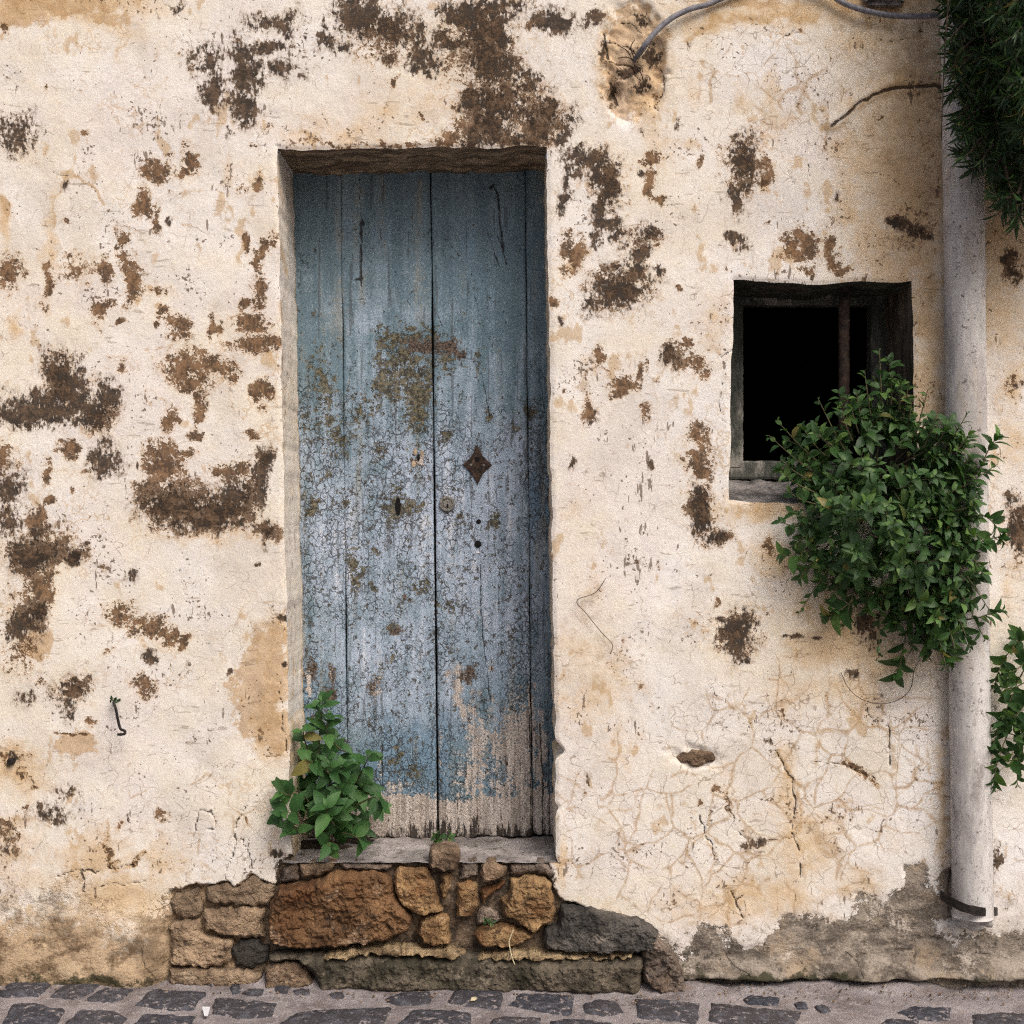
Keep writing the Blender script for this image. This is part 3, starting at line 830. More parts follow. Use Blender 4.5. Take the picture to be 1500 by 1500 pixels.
OCHRE = [(1365, 480, 26, 260, 0, .9), (1040, 470, 30, 120, 0, .5), (1330, 60, 120, 70, 0, .8), (60, 10, 170, 26, 0, 1.0), (150, 34, 70, 18, 20, .9), (180, 60, 14, 40, 0, .6), (5, 320, 9, 40), (25, 480, 14, 24, 0, .9), (75, 320, 12, 60, 15, .7), (72, 370, 12, 50, 0, .6), (100, 262, 60, 30, 0, .35), (45, 230, 60, 30, 0, .45),
         (20, 1130, 50, 40, 0, .9), (15, 1250, 70, 60, 0, .7), (160, 1255, 120, 40, 0, .75), (180, 1318, 80, 44, 0, 1.0), (80, 1290, 100, 30, 0, .7), (400, 950, 30, 60, 0, .6), (405, 1200, 20, 70, 0, .5), (395, 1050, 20, 80, 0, .9),
         (580, 165, 90, 50, 0, .55), (505, 190, 110, 36, 0, .55), (620, 110, 80, 50, 0, .4), (780, 150, 60, 60, 0, .4), (340, 240, 60, 50, 0, .35),
         (1250, 12, 250, 22, 0, 1.0), (1060, 28, 60, 16, -15, .9), (1010, 40, 26, 30, 0, .7), (1340, 230, 90, 220, 0, 1.15), (1350, 330, 40, 120, 0, 1.2), (1270, 240, 40, 80, 0, .9), (1240, 210, 26, 60, 0, .7), (1130, 150, 12, 60, 0, .65), (1085, 150, 20, 30, 0, .7), (1140, 175, 30, 14, 0, .7), (1010, 130, 24, 50, 0, .5),  # upper right: ochre stain with the shrub's shade painted in
         (1250, 310, 20, 40, 0, .8), (1300, 330, 50, 22, 0, .7), (1010, 210, 20, 16, 0, .5), (1355, 470, 18, 80, 0, .6), (1350, 540, 24, 16, 0, .8), (1470, 330, 50, 180, 0, 1.0), (1480, 640, 40, 60, 0, .7), (1480, 560, 30, 50, 0, .7), (1480, 860, 24, 70, 0, .55),
         (1120, 745, 80, 24, 0, .9), (1130, 810, 30, 40, 0, .8), (1220, 930, 80, 60, 0, 1.0), (1300, 960, 80, 50, 0, .8), (1220, 1010, 90, 40, 0, .75), (1190, 870, 60, 60, 0, .5), (1160, 1000, 60, 50, 0, .4),
         (860, 940, 44, 60, 0, .65), (880, 1010, 70, 60, 0, .6), (840, 760, 30, 40, 0, .55), (900, 1100, 60, 50, 0, .55), (860, 870, 30, 50, 0, .5), (1150, 1140, 20, 50, 0, .8), (1170, 1250, 60, 60, 0, .8), (1120, 1320, 120, 40, 0, .8), (1060, 1330, 80, 34, 0, .7),
         (1240, 1300, 80, 30, 0, .75), (900, 1330, 80, 14, 0, .6), (1070, 1140, 40, 40, 0, .5), (1320, 1240, 40, 30, 0, .4), (1190, 1200, 30, 20, 0, .6), (820, 1270, 8, 50, 0, .7), (1380, 560, 14, 200, 0, .55), (1385, 1180, 10, 140, 0, .8),
         (930, 520, 80, 50, 0, .3), (960, 130, 30, 110, 0, .8), (890, 110, 16, 110, 0, .7), (300, 790, 80, 16, 0, .6), (320, 500, 50, 30, 0, .4)]
TAN = [(372, 1020, 30, 60), (395, 985, 28, 50), (400, 1070, 24, 30), (388, 945, 20, 22, 0, .85), (116, 1086, 32, 20), (60, 8, 130, 18, 0, .9), (30, 28, 60, 14, 0, .8), (160, 30, 36, 12, 0, .8),
       (928, 55, 36, 46, 0, 1.1), (930, 110, 38, 50, 0, 1.1), (1300, 4, 90, 10, 0, .9), (1100, 6, 60, 8, 0, .8), (10, 308, 6, 16), (52, 948, 20, 26), (44, 1100, 1, 1), (290, 10, 1, 1)]
DIRT_SHADE = [(1130, 1400, 160, 30, 0, .9), (1300, 1330, 120, 40, 0, .7), (1040, 1400, 60, 40, 0, .8), (1480, 1370, 50, 40, 0, .8), (60, 1300, 120, 40, 0, .5), (60, 430, 60, 30, 0, .45), (230, 440, 40, 20, 0, .5), (20, 830, 26, 60, 0, .6), (40, 700, 50, 80, 0, .4), (100, 1190, 80, 30, 0, .45), (100, 1010, 60, 40, 0, .5), (860, 900, 50, 60, 0, .5), (880, 960, 60, 40, 0, .5), (1310, 200, 70, 110, 0, .55), (1350, 80, 60, 90, 0, .75), (930, 40, 30, 30, 0, .6), (925, 110, 30, 40, 0, .6),  # upper right entries also paint the hanging shrub's shade
        (1368, 250, 16, 240, 0, .7), (1290, 200, 40, 60, 0, .5), (1010, 720, 50, 80, 0, .35), (1060, 560, 20, 60, 0, .35), (905, 230, 60, 80, 0, .4), (830, 150, 60, 60, 0, .45), (1340, 20, 60, 30, 0, .6), (1020, 1080, 50, 60, 0, .35), (1200, 740, 1, 1),
        (1360, 700, 16, 300, 0, .45), (170, 1220, 60, 60, 0, .35), (290, 560, 60, 80, 0, .3), (350, 745, 60, 50, 0, .4), (1315, 1310, 60, 30, 0, .6), (1470, 1320, 40, 40, 0, .5), (1290, 1030, 40, 30, 0, .3)]
CRAZE = [(1220, 1130, 190, 130), (1040, 1230, 140, 120, 0, .9), (930, 1180, 90, 70, 0, .8), (1330, 1110, 70, 90), (880, 1270, 70, 40, 0, .7), (1130, 110, 110, 80, 0, .65), (330, 1200, 60, 70, 0, .55), (180, 1170, 30, 50, 0, .5), (390, 900, 40, 60, 0, .5), (200, 280, 40, 40, 0, .4)]
WHITE = [(930, 160, 70, 60), (1120, 90, 70, 60, 0, .9), (1060, 400, 60, 60, 0, .8), (1340, 1120, 60, 120, 0, .9), (980, 850, 100, 140, 0, .7), (1030, 600, 50, 80, 0, .7), (1000, 1000, 60, 60, 0, .6), (1470, 1240, 60, 100), (300, 1250, 60, 40, 0, .7), (1050, 480, 24, 100, 0, .8),
         (1200, 80, 60, 60, 0, .5), (330, 940, 40, 60, 0, .6), (900, 690, 80, 60, 0, .5), (90, 110, 110, 60, 0, .5), (1180, 385, 60, 16, 0, .7)]
CRACKS = [([(1218, 186), (1245, 164), (1262, 148), (1290, 134), (1312, 127), (1345, 128), (1378, 126)], 5.0, 1.0),
          ([(360, 1180), (347, 1204), (344, 1240), (336, 1264), (330, 1288)], 2.8, .8), ([(355, 1230), (366, 1258), (371, 1276)], 2.8, .8),
          ([(288, 1216), (287, 1200), (292, 1187), (305, 1190), (312, 1186)], 2.6, .8), ([(308, 1190), (315, 1204), (314, 1215), (290, 1216)], 2.6, .8),
          ([(1136, 1100), (1150, 1125), (1162, 1145), (1165, 1180), (1162, 1222), (1172, 1250), (1172, 1290)], 2.8, .85), ([(1162, 1226), (1128, 1232), (1120, 1236)], 2.6, .7),
          ([(1190, 1117), (1215, 1116), (1240, 1120), (1262, 1133), (1282, 1140)], 2.6, .75), ([(1298, 1055), (1303, 1085), (1303, 1122)], 3, .85), ([(1272, 1036), (1276, 1060)], 2.6, .8),
          ([(1026, 1195), (1032, 1222), (1044, 1240), (1048, 1262)], 2.6, .8), ([(1070, 1185), (1078, 1212), (1090, 1228)], 2.4, .7), ([(1070, 1305), (1080, 1318), (1078, 1330), (1090, 1345)], 3.0, .9), ([(1080, 1318), (1090, 1312)], 2.6, .8),
          ([(1080, 1090), (1092, 1075), (1100, 1058)], 2.4, .7), ([(84, 1285), (116, 1274), (140, 1278), (148, 1272)], 3, .85), ([(118, 1272), (124, 1290), (122, 1308)], 3, .85), ([(124, 1308), (160, 1296), (200, 1294), (216, 1290)], 2.6, .8),
          ([(160, 1272), (190, 1268), (208, 1262)], 2.4, .8), ([(76, 250), (84, 258), (100, 256)], 2.6, .7), ([(235, 0), (262, 22), (275, 28)], 2.4, .6), ([(410, 1000), (414, 1060), (418, 1108), (388, 1109)], 2.6, .8),
          ([(1148, 54), (1158, 48), (1164, 45)], 2.6, .9), ([(1300, 62), (1325, 57), (1365, 54)], 2.8, .7), ([(1248, 265), (1270, 252), (1305, 258), (1318, 268)], 2.4, .7), ([(1155, 245), (1160, 262), (1166, 272)], 2.8, .8), ([(1184, 240), (1188, 262)], 2.8, .8),
          ([(1085, 495), (1074, 512), (1054, 526)], 2.6, .8), ([(1060, 560), (1052, 590), (1056, 612), (1070, 625)], 2.4, .7), ([(940, 1068), (980, 1090)], 2.2, .4), ([(886, 48), (892, 85)], 4.5, .9), ([(890, 60), (918, 66), (932, 78)], 3, .8), ([(908, 30), (925, 34), (942, 46)], 3, .7),
          ([(890, 92), (912, 90), (924, 96), (935, 112), (942, 124)], 3.4, .9), ([(893, 120), (900, 134), (905, 150)], 6.0, .9), ([(968, 100), (974, 118), (970, 140), (962, 150)], 3, .8), ([(960, 152), (964, 162)], 2.6, .8),
          ([(1064, 1398), (1075, 1418), (1098, 1430)], 3.4, .9), ([(1395, 1270), (1392, 1350)], 9, .75), ([(1240, 1395), (1255, 1410), (1262, 1430)], 3.4, .8), ([(210, 1384), (212, 1404), (226, 1424)], 3.4, .9), ([(1460, 1395), (1440, 1400), (1425, 1392)], 3, .7)]  # the entry beside the pipe foot paints its shadow line
OLINES = [([(110, 225), (104, 245), (96, 262), (84, 290), (80, 340)], 7, .9), ([(114, 262), (130, 280), (142, 292), (150, 306)], 7, 1.0), ([(185, 52), (186, 66), (176, 74)], 7, .8), ([(1136, 1100), (1150, 1125), (1162, 1145), (1165, 1180), (1162, 1222)], 9, .9),
          ([(1190, 1125), (1194, 1096), (1215, 1068), (1240, 1060)], 9, .8), ([(1242, 1108), (1262, 1135), (1282, 1145)], 9, .9), ([(1298, 1050), (1303, 1122)], 8, .9), ([(1260, 1064), (1320, 1062), (1345, 1036)], 8, .8), ([(1340, 1080), (1332, 1130), (1310, 1165), (1298, 1200)], 8, .7),
          ([(1362, 1090), (1360, 1120), (1366, 1135)], 8, .7), ([(1330, 1140), (1360, 1148), (1392, 1150)], 8, .8), ([(1200, 1202), (1225, 1182), (1245, 1184), (1248, 1200)], 8, .8), ([(1128, 1232), (1162, 1226), (1172, 1250), (1172, 1300)], 8, .7), ([(1235, 1152), (1240, 1180), (1262, 1182), (1298, 1186)], 8, .7),
          ([(160, 1210), (155, 1235), (165, 1258)], 8, .9), ([(165, 1275), (190, 1268), (205, 1245)], 9, 1.0), ([(1125, 170), (1110, 132), (1100, 110), (1084, 118), (1070, 140)], 8, .6), ([(1090, 85), (1100, 98), (1130, 98)], 7, .5), ([(1218, 186), (1262, 148), (1312, 127)], 16, .8),
          ([(870, 1210), (885, 1190), (920, 1180), (950, 1150)], 8, .7), ([(905, 1210), (900, 1250), (912, 1275)], 7, .7), ([(960, 1190), (1000, 1180), (1026, 1195)], 8, .7), ([(1000, 1270), (1018, 1240), (1034, 1222), (1050, 1240), (1046, 1262), (1036, 1280)], 8, .8), ([(22, 1198), (55, 1196), (70, 1212)], 8, .7),
          ([(100, 400), (70, 412)], 7, .6), ([(318, 970), (322, 930), (345, 918), (360, 905)], 7, .6), ([(370, 920), (352, 970), (335, 990)], 7, .5), ([(270, 265), (276, 290), (308, 278)], 6, .7), ([(280, 330), (272, 332)], 7, .9), ([(292, 358), (294, 380)], 6, .8), ([(250, 360), (246, 395)], 6, .6),
          ([(560, 140), (572, 165), (566, 185)], 5, .6), ([(30, 440), (10, 450)], 7, .6), ([(1075, 760), (1060, 800)], 9, .5), ([(1000, 60), (1035, 35), (1100, 24), (1200, 22)], 12, .9), ([(1200, 180), (1130, 188), (1120, 160)], 9, .7)]
STONE_ZONE = [(424, 1255), (414, 1268), (405, 1293), (388, 1286), (370, 1277), (360, 1286), (350, 1298), (343, 1290), (330, 1286), (318, 1294), (300, 1296), (245, 1306), (247, 1341), (215, 1345), (176, 1342), (160, 1334), (130, 1318), (112, 1308), (92, 1290),
              (78, 1290), (58, 1315), (0, 1318), (-300, 1320), (-300, 1500), (1000, 1500), (985, 1440), (968, 1366), (940, 1346), (900, 1336), (850, 1328), (830, 1322), (814, 1305), (822, 1280), (812, 1250)]
CEMENT = [(1000, 1500), (985, 1440), (968, 1366), (1000, 1400), (1010, 1387), (1027, 1360), (1060, 1357), (1063, 1373), (1083, 1388), (1110, 1384), (1133, 1373), (1147, 1350), (1187, 1343), (1200, 1350), (1213, 1357), (1240, 1353), (1250, 1340), (1247, 1313),
          (1277, 1317), (1292, 1330), (1300, 1312), (1322, 1300), (1323, 1267), (1353, 1263), (1358, 1300), (1370, 1310), (1380, 1277), (1397, 1273), (1400, 1350), (1368, 1348), (1377, 1370), (1400, 1382), (1420, 1364), (1450, 1360), (1483, 1371), (1510, 1374), (1800, 1370), (1800, 1500)]
SHADE = [(150, 1432, 200, 12, 0, .8), (1120, 1436, 120, 10, 0, 1.1), (1000, 1428, 40, 26, 0, .8), (1220, 1442, 90, 8, 0, 1.0), (275, 1385, 22, 20, 0, .75), (1430, 1440, 100, 8, 0, .7), (60, 1425, 60, 10, 0, .6)]  # shade painted into the colour along the wall foot and base gap

A = np.zeros(U.shape + (4,)); B = np.zeros_like(A); C = np.zeros_like(A)
DARK = [(b[0], b[1], b[2] * 1.06, b[3] * 1.06, *b[4:]) for b in DARK]
BROWN = [(b[0], b[1], b[2] * 1.02, b[3] * 1.02, *b[4:]) for b in BROWN]
rb = random.Random(77)
for k in range(170):      # small scattered chips, thicker on the left half and above the window
    x, y = rb.uniform(0, 1480), rb.uniform(0, 1230)
    if rb.random() < (.35 if x > 830 and y > 450 else .0):
        continue
    (BROWN if rb.random() < .7 else DARK).append((x, y, rb.uniform(2, 6), rb.uniform(2.5, 9), rb.uniform(-30, 30), rb.uniform(.6, .95)))
DARK.append((409, 1248, 9, 8))
A[..., 0] = f_blobs(WX, WY, DARK); A[..., 1] = f_blobs(WX, WY, BROWN); A[..., 2] = np.clip(f_blobs(WX, WY, OCHRE), 0, 1)
jag_x = PX + fbm(PX, PY, 44, 4, 41, .6) * 11; jag_y = PY + fbm(PX, PY, 44, 4, 43, .6) * 9
low = PY > 1200
sz = np.full(U.shape, -200.0); sc_ = np.full(U.shape, -200.0)
sz[low] = sd_poly(jag_x[low], jag_y[low], STONE_ZONE)
sc_[low] = sd_poly(jag_x[low], jag_y[low], CEMENT)
A[..., 3] = np.clip(.5 + sc_ / 40, 0, 1); B[..., 0] = np.clip(.5 + sz / (40 + 110 * (1 - sstep(215, 262, PX))), 0, 1)
CX = PX + fbm(PX, PY, 12, 2, 51) * 2.0; CY = PY + fbm(PX, PY, 12, 2, 53) * 2.0
B[..., 1] = f_lines(CX, CY, CRACKS); B[..., 2] = f_lines(WX, WY, OLINES); B[..., 3] = f_blobs(WX, WY, DIRT_SHADE)
C[..., 0] = f_blobs(WX, WY, TAN); C[..., 1] = f_blobs(WX, WY, SHADE); C[..., 2] = f_blobs(WX, WY, CRAZE); C[..., 3] = f_blobs(WX, WY, WHITE)

# --- relief of the wall, metres towards the street
R = fbm(PX, PY, 260, 3, 61) * .006 + fbm(PX, PY, 60, 3, 63) * .0022
R -= .005 * sstep(-6, 4, sc_) * (1 - sstep(1405, 1440, PY) * .3)
R += sstep(0, 40, sc_) * (fbm(PX + PY * .6, PY * 1.7 - PX * .3, 34, 4, 65, .6) * .0065)
R += sstep(1400, 1432, PY) * sstep(960, 1010, PX) * .022 * (1 + fbm(PX, PY, 70, 3, 66))
R -= sstep(1431, 1440, PY + fbm(PX, PY * 0, 60, 3, 67) * 5) * sstep(985, 1010, PX) * .05
sleft = sstep(0, 60, sz) * (1 - sstep(230, 262, PX))
sright = sstep(0, 5, sz) * sstep(230, 262, PX)
R += sleft * (.004 + fbm(PX, PY, 80, 4, 68, .55) * .010)
R += (1 - sstep(215, 260, PX)) * sstep(1310, 1430, PY) * .035
sw = np.sin(np.hypot(PX - 330, (PY - 1180) * 1.1) * .11 + fbm(PX, PY, 50, 3, 70) * 2.0)
R += sleft * sw * .0022 * (PX > 40)
R -= sright * .026
R += sright * fbm(PX, PY, 18, 3, 69) * .004
niche = sstep(.30, .62, f_blobs(WX, WY, [(928, 60, 34, 56), (932, 120, 36, 44)]))
R -= niche * (.020 + .010 * fbm(PX, PY, 26, 4, 71, .65))
R += f_blobs(WX, WY, [(918, 112, 10, 8), (936, 122, 12, 10), (906, 98, 10, 6), (945, 115, 10, 8)]) * .022
R -= f_blobs(WX, WY, [(902, 130, 8, 12), (1020, 1111, 24, 10)]) * .02
R -= .004 * sstep(.4, .8, B[..., 1])
R += .010 * f_lines(PX, PY + 6, [(CRACKS[0][0], 16, 1.0)])
# rounded arrises round the two openings
dd = np.minimum(np.minimum(np.abs(U - 410), np.abs(U - 808)) + np.where((V > 210) & (V < 1265), 0, 99), np.abs(V - DOOR_V[0]) + np.where((U > 408) & (U < 810), 0, 99))
dw = np.minimum(np.minimum(np.abs(U - WIN_U[0]), np.abs(U - WIN_U[1])) + np.where((V > 409) & (V < 737), 0, 99), np.minimum(np.abs(V - WIN_V[0]), np.abs(V - WIN_V[1])) + np.where((U > 1074) & (U < 1339), 0, 99))
R -= .0045 * (1 - sstep(0, 6, np.minimum(dd, dw)))
WYd = -R
WXw = (PX - 750) / PPM; WZw = (BASE - PY) / PPM

uc = (us[:-1] + us[1:]) / 2; vc = (vs_[:-1] + vs_[1:]) / 2
UC, VC = np.meshgrid(uc, vc)
hole = ((UC > 410) & (UC < 808) & (VC > DOOR_V[0]) & (VC < DOOR_V[1])) | ((UC > WIN_U[0]) & (UC < WIN_U[1]) & (VC > WIN_V[0]) & (VC < WIN_V[1]))
me = mesh_np('plaster_wall', np.stack([WXw, WYd, WZw], -1).reshape(-1, 3), grid_quads(len(us), len(vs_), ~hole, flip=True))
for nm, arr in (('fa', A), ('fb', B), ('fc', C)):
    set_attr(me, nm, arr.reshape(-1, 4))
wall = link('plaster_wall', me, M['plaster'], house)


def edge_points(u=None, v=None, lo=None, hi=None):
    """wall vertices along one side of an opening, in grid order"""
    if u is not None:
        i = int(np.argmin(np.abs(us - u))); js = [j for j in range(len(vs_)) if lo - .01 <= vs_[j] <= hi + .01]
        return [(PX[j, i], PY[j, i], WYd[j, i]) for j in js]
    j = int(np.argmin(np.abs(vs_ - v))); is_ = [i for i in range(len(us)) if lo - .01 <= us[i] <= hi + .01]
    return [(PX[j, i], PY[j, i], WYd[j, i]) for i in is_]


def reveal(name, edge, depth, mat, amp=.002, splay=(0, 0), steps=26, attrs=None, rise=0.0, parent=None):
    """strip that runs from an opening's edge back into the wall"""
    n = len(edge)
    V3 = []
    for k in range(steps + 1):
        t = k / steps
        for i, (px, py, y0) in enumerate(edge):
            p = P(px, py, 0)
            yy = y0 + (depth - y0) * t
            q = Vector((p.x, yy, p.z))
            nz = (mn.noise(Vector((px * .03, py * .03, t * 6))) + .5 * mn.noise(Vector((px * .11, py * .11, t * 20)))) * amp * min(1, t * 4)
            q.x += splay[0] * t + (nz if splay[1] == 0 else 0)
            q.z += rise * t + (nz if splay[1] == 1 else 0)
            V3.append(q)
    F = []
    for k in range(steps):
        for i in range(n - 1):
            a = k * n + i
            F.append((a, a + 1, a + n + 1, a + n))
    m = mesh_py(name, V3, F)
    if attrs is not None:
        for other in ('fa', 'fb', 'fc'):
            if other != attrs[0]:
                set_attr(m, other, np.zeros((len(V3), 4)))
        arr = np.zeros((len(V3), 4)); arr[:, attrs[1]] = attrs[2](np.array([[i / max(1, n - 1) for i in range(n)] for _ in range(steps + 1)]).ravel(),
                                                                 np.array([[k / steps] * n for k in range(steps + 1)]).ravel())
        set_attr(m, attrs[0], arr)
    return link(name, m, mat, parent or house)


DOOR_Y = .30
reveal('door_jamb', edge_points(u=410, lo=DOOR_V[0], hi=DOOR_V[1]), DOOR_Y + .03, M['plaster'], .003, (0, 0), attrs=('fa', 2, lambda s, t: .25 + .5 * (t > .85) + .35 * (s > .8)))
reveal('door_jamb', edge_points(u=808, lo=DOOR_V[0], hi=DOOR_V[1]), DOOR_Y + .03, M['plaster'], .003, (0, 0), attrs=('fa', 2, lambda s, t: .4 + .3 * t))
reveal('lintel', edge_points(v=DOOR_V[0], lo=410, hi=808), DOOR_Y + .03, M['lintel'], .010, (0, 1))
th = reveal('threshold', [(x, 1263 + 2.0 * mn.noise(Vector((x * .05, 0, 0))), -.004) for x in np.linspace(414, 822, 110)], DOOR_Y + .06, M['threshold'], .007, (0, 1), steps=40)

# --- the footing and the exposed rubble round the step: each stone its own piece
def stone(poly, mat, front=.0, H=.03, name='stone', amp=.006, back=.05, spacing=3.0, power=1.6, edge=.05, jitter=1.5, wl=.03):
    pts = []
    n = len(poly)
    for i in range(n):
        a, b = Vector(poly[i]), Vector(poly[(i + 1) % n])
        k = max(1, int(round((b - a).length / spacing)))
        pts += [a.lerp(b, j / k) for j in range(k)]
    # soften the corners
    for _ in range(1):
        pts = [pts[i] * .5 + (pts[i - 1] + pts[(i + 1) % len(pts)]) * .25 for i in range(len(pts))]
    sd = Vector((random.uniform(-50, 50), random.uniform(-50, 50), random.uniform(-50, 50)))
    pts = [p + Vector((mn.noise(Vector((p.x * .12, p.y * .12, 0)) + sd), mn.noise(Vector((p.x * .12, p.y * .12, 5)) + sd))) * 2.2 * jitter for p in pts]
    m = len(pts)
    opoly = [(p.x, p.y) for p in pts]
    xs = [p.x for p in pts]; ys = [p.y for p in pts]
    gxs, gys = np.meshgrid(np.arange(min(xs), max(xs), spacing), np.arange(min(ys), max(ys), spacing))
    rr = np.random.default_rng(int(abs(sd.x) * 1000))
    gxs = gxs + rr.uniform(-.3, .3, gxs.shape) * spacing; gys = gys + rr.uniform(-.3, .3, gys.shape) * spacing
    dist = sd_poly(gxs, gys, opoly)
    keep = dist > spacing * .5
    allp = pts + [Vector((x, y)) for x, y in zip(gxs[keep], gys[keep])]
    dd_ = [0.0] * m + list(dist[keep])
    emax = edge * 100
    res = delaunay_2d_cdt([Vector((p.x, -p.y)) for p in allp], [(i, (i + 1) % m) for i in range(m)], [], 1, 1e-4)
    V3, F = [], []
    for i, p in enumerate(res[0]):
        src = res[3][i][0]
        d0 = dd_[src]
        r = min(1.0, d0 / emax); h = 1 - (1 - r) ** power
        q = P(p.x, -p.y, 0); v = q / wl
        vd = mn.voronoi(v * .75 + sd)[0]; vd2 = mn.voronoi(v * 1.9 + sd)[0]
        n1 = mn.noise(v * .5 + sd) * .9 + (.55 - vd[0]) * .75 + (.5 - vd2[0]) * .35 + mn.noise(v * .22 + sd) * 1.1 + mn.noise(v * 1.5 + sd) * .45 + mn.noise(v * 3.1 + sd) * .40 + mn.noise(v * 7.5 + sd) * .30
        V3.append((q.x, -front - H * h - n1 * amp * (.35 + .65 * h), q.z))
    for f in res[2]:
        F.append(tuple(f))
    omap = {}
    for i, src in enumerate(res[3]):
        for k in src:
            if k < m: omap[k] = i
    nb_ = len(V3)
    for i in range(m):
        q = V3[omap[i]]; V3.append((q[0], back, q[2]))
    for i in range(m):
        j = (i + 1) % m
        F.append((omap[i], nb_ + i, nb_ + j, omap[j]))
    me_ = mesh_py(name, V3, F, False)
    bm_ = bmesh.new(); bm_.from_mesh(me_); bmesh.ops.recalc_face_normals(bm_, faces=bm_.faces[:]); bm_.to_mesh(me_); bm_.free()
    return link(name, me_, mat, house)


SB, SO, SG, ST, SL = (M[k] for k in ('stone_brown', 'stone_ochre', 'stone_grey', 'stone_tan', 'slate'))
STONES = [
    ([(410, 1297), (440, 1292), (470, 1286), (492, 1276), (520, 1275), (556, 1276), (574, 1284), (580, 1318), (592, 1328), (604, 1340), (600, 1358), (572, 1376), (530, 1381), (440, 1387), (397, 1379), (393, 1352), (398, 1320)], SB, .0, .048, .013),
    ([(579, 1271), (604, 1271), (628, 1274), (638, 1300), (650, 1337), (634, 1337), (616, 1341), (605, 1335), (583, 1320), (577, 1296)], SO, -.004, .034, .008),
    ([(618, 1345), (640, 1339), (657, 1344), (661, 1382), (638, 1385), (616, 1379), (609, 1362)], SO, -.002, .042, .008),
    ([(438, 1265), (466, 1263), (491, 1264), (489, 1273), (468, 1284), (441, 1287)], ST, -.006, .018, .004),
    ([(414, 1272), (435, 1265), (438, 1289), (409, 1295)], SG, -.008, .020, .004),
    ([(494, 1266), (535, 1264), (575, 1267), (572, 1275), (536, 1276), (506, 1274)], SG, -.008, .022, .004),
    ([(629, 1241), (650, 1238), (669, 1241), (674, 1256), (668, 1275), (648, 1276), (630, 1271)], ST, .0, .032, .005),
    ([(646, 1283), (660, 1279), (662, 1298), (654, 1318), (647, 1316), (643, 1298)], SO, -.012, .026, .005),
    ([(670, 1294), (688, 1290), (700, 1296), (702, 1326), (694, 1340), (684, 1345), (667, 1342), (669, 1318)], SO, -.010, .036, .006),
    ([(703, 1267), (720, 1261), (740, 1267), (745, 1275), (736, 1286), (720, 1291), (704, 1293)], ST, .002, .034, .005),
    ([(704, 1301), (724, 1295), (741, 1290), (734, 1304), (720, 1312), (706, 1326)], SB, -.010, .026, .004),
    ([(748, 1288), (780, 1281), (798, 1286), (809, 1297), (811, 1320), (815, 1332), (808, 1352), (796, 1354), (784, 1367), (762, 1353), (738, 1340), (731, 1318), (746, 1308)], SO, -.002, .044, .010),
    ([(692, 1367), (706, 1359), (740, 1353), (760, 1359), (778, 1363), (784, 1371), (764, 1382), (740, 1388), (704, 1383)], SO, -.004, .040, .006),
    ([(697, 1341), (706, 1329), (720, 1332), (730, 1340), (738, 1350), (716, 1356), (697, 1357)], SG, -.014, .024, .005),
    ([(745, 1266), (800, 1263), (818, 1278), (808, 1288), (784, 1279), (750, 1284)], SG, -.010, .020, .004),
    ([(676, 1263), (699, 1263), (701, 1286), (688, 1288), (672, 1291)], SG, -.014, .022, .004),
    ([(796, 1360), (815, 1353), (823, 1327), (850, 1326), (900, 1336), (940, 1345), (964, 1362), (957, 1390), (880, 1393), (830, 1392), (797, 1388)], SL, .0, .055, .007),
    ([(300, 1303), (318, 1298), (332, 1291), (348, 1303), (360, 1292), (371, 1282), (402, 1296), (396, 1325), (378, 1329), (332, 1327), (301, 1324)], ST, -.018, .026, .007),
    ([(297, 1333), (335, 1330), (386, 1331), (389, 1374), (344, 1372), (318, 1368), (300, 1362)], ST, -.012, .030, .007),
    ([(250, 1314), (288, 1303), (297, 1323), (292, 1344), (264, 1349), (251, 1336)], ST, -.018, .028, .006),
    ([(250, 1352), (292, 1348), (296, 1368), (322, 1374), (342, 1380), (336, 1412), (290, 1418), (252, 1410)], ST, -.006, .034, .010),
    ([(348, 1379), (376, 1378), (392, 1392), (394, 1410), (374, 1420), (346, 1416), (338, 1398)], SL, -.016, .022, .006),  # dark cavity between stones, its shade put into the slate colour
    ([(250, 1416), (330, 1420), (384, 1424), (386, 1446), (250, 1442)], ST, .0, .036, .008),
    ([(388, 1413), (404, 1409), (432, 1407), (452, 1419), (462, 1442), (424, 1446), (389, 1445)], ST, .012, .036, .006),
    ([(944, 1372), (962, 1368), (985, 1392), (1000, 1420), (1004, 1452), (968, 1452), (942, 1434), (938, 1404)], SG, .010, .034, .012),
]
for poly, mat, fr, H, amp in STONES:
    left = max(p[0] for p in poly) < 405
    stone(poly, M['stone_left'] if left and mat is ST else mat, fr + (.006 if left else 0), H * (.50 if left else .85), amp=amp * (1.0 if left else 1.35), jitter=2.4 if left else 1.5)
stone([(393, 1396), (430, 1393), (520, 1394), (640, 1396), (760, 1397), (880, 1398), (944, 1398), (940, 1420), (936, 1455), (800, 1453), (640, 1451), (520, 1450), (470, 1449), (460, 1420), (436, 1403), (396, 1408)],
      M['footing'], .012, .042, 'footing', amp=.012, edge=.12)
stone([(470, 1393), (500, 1388), (560, 1385), (660, 1388), (680, 1393), (672, 1399), (610, 1397), (540, 1396), (490, 1401), (474, 1399)], M['bead'], .012, .042, 'mortar_bead', amp=.009, edge=.05, jitter=2.6)
stone([(694, 1397), (730, 1392), (752, 1387), (800, 1391), (870, 1394), (925, 1392), (927, 1398), (860, 1402), (780, 1402), (700, 1401)], M['bead'], .012, .042, 'mortar_bead', amp=.009, edge=.05, jitter=2.6)
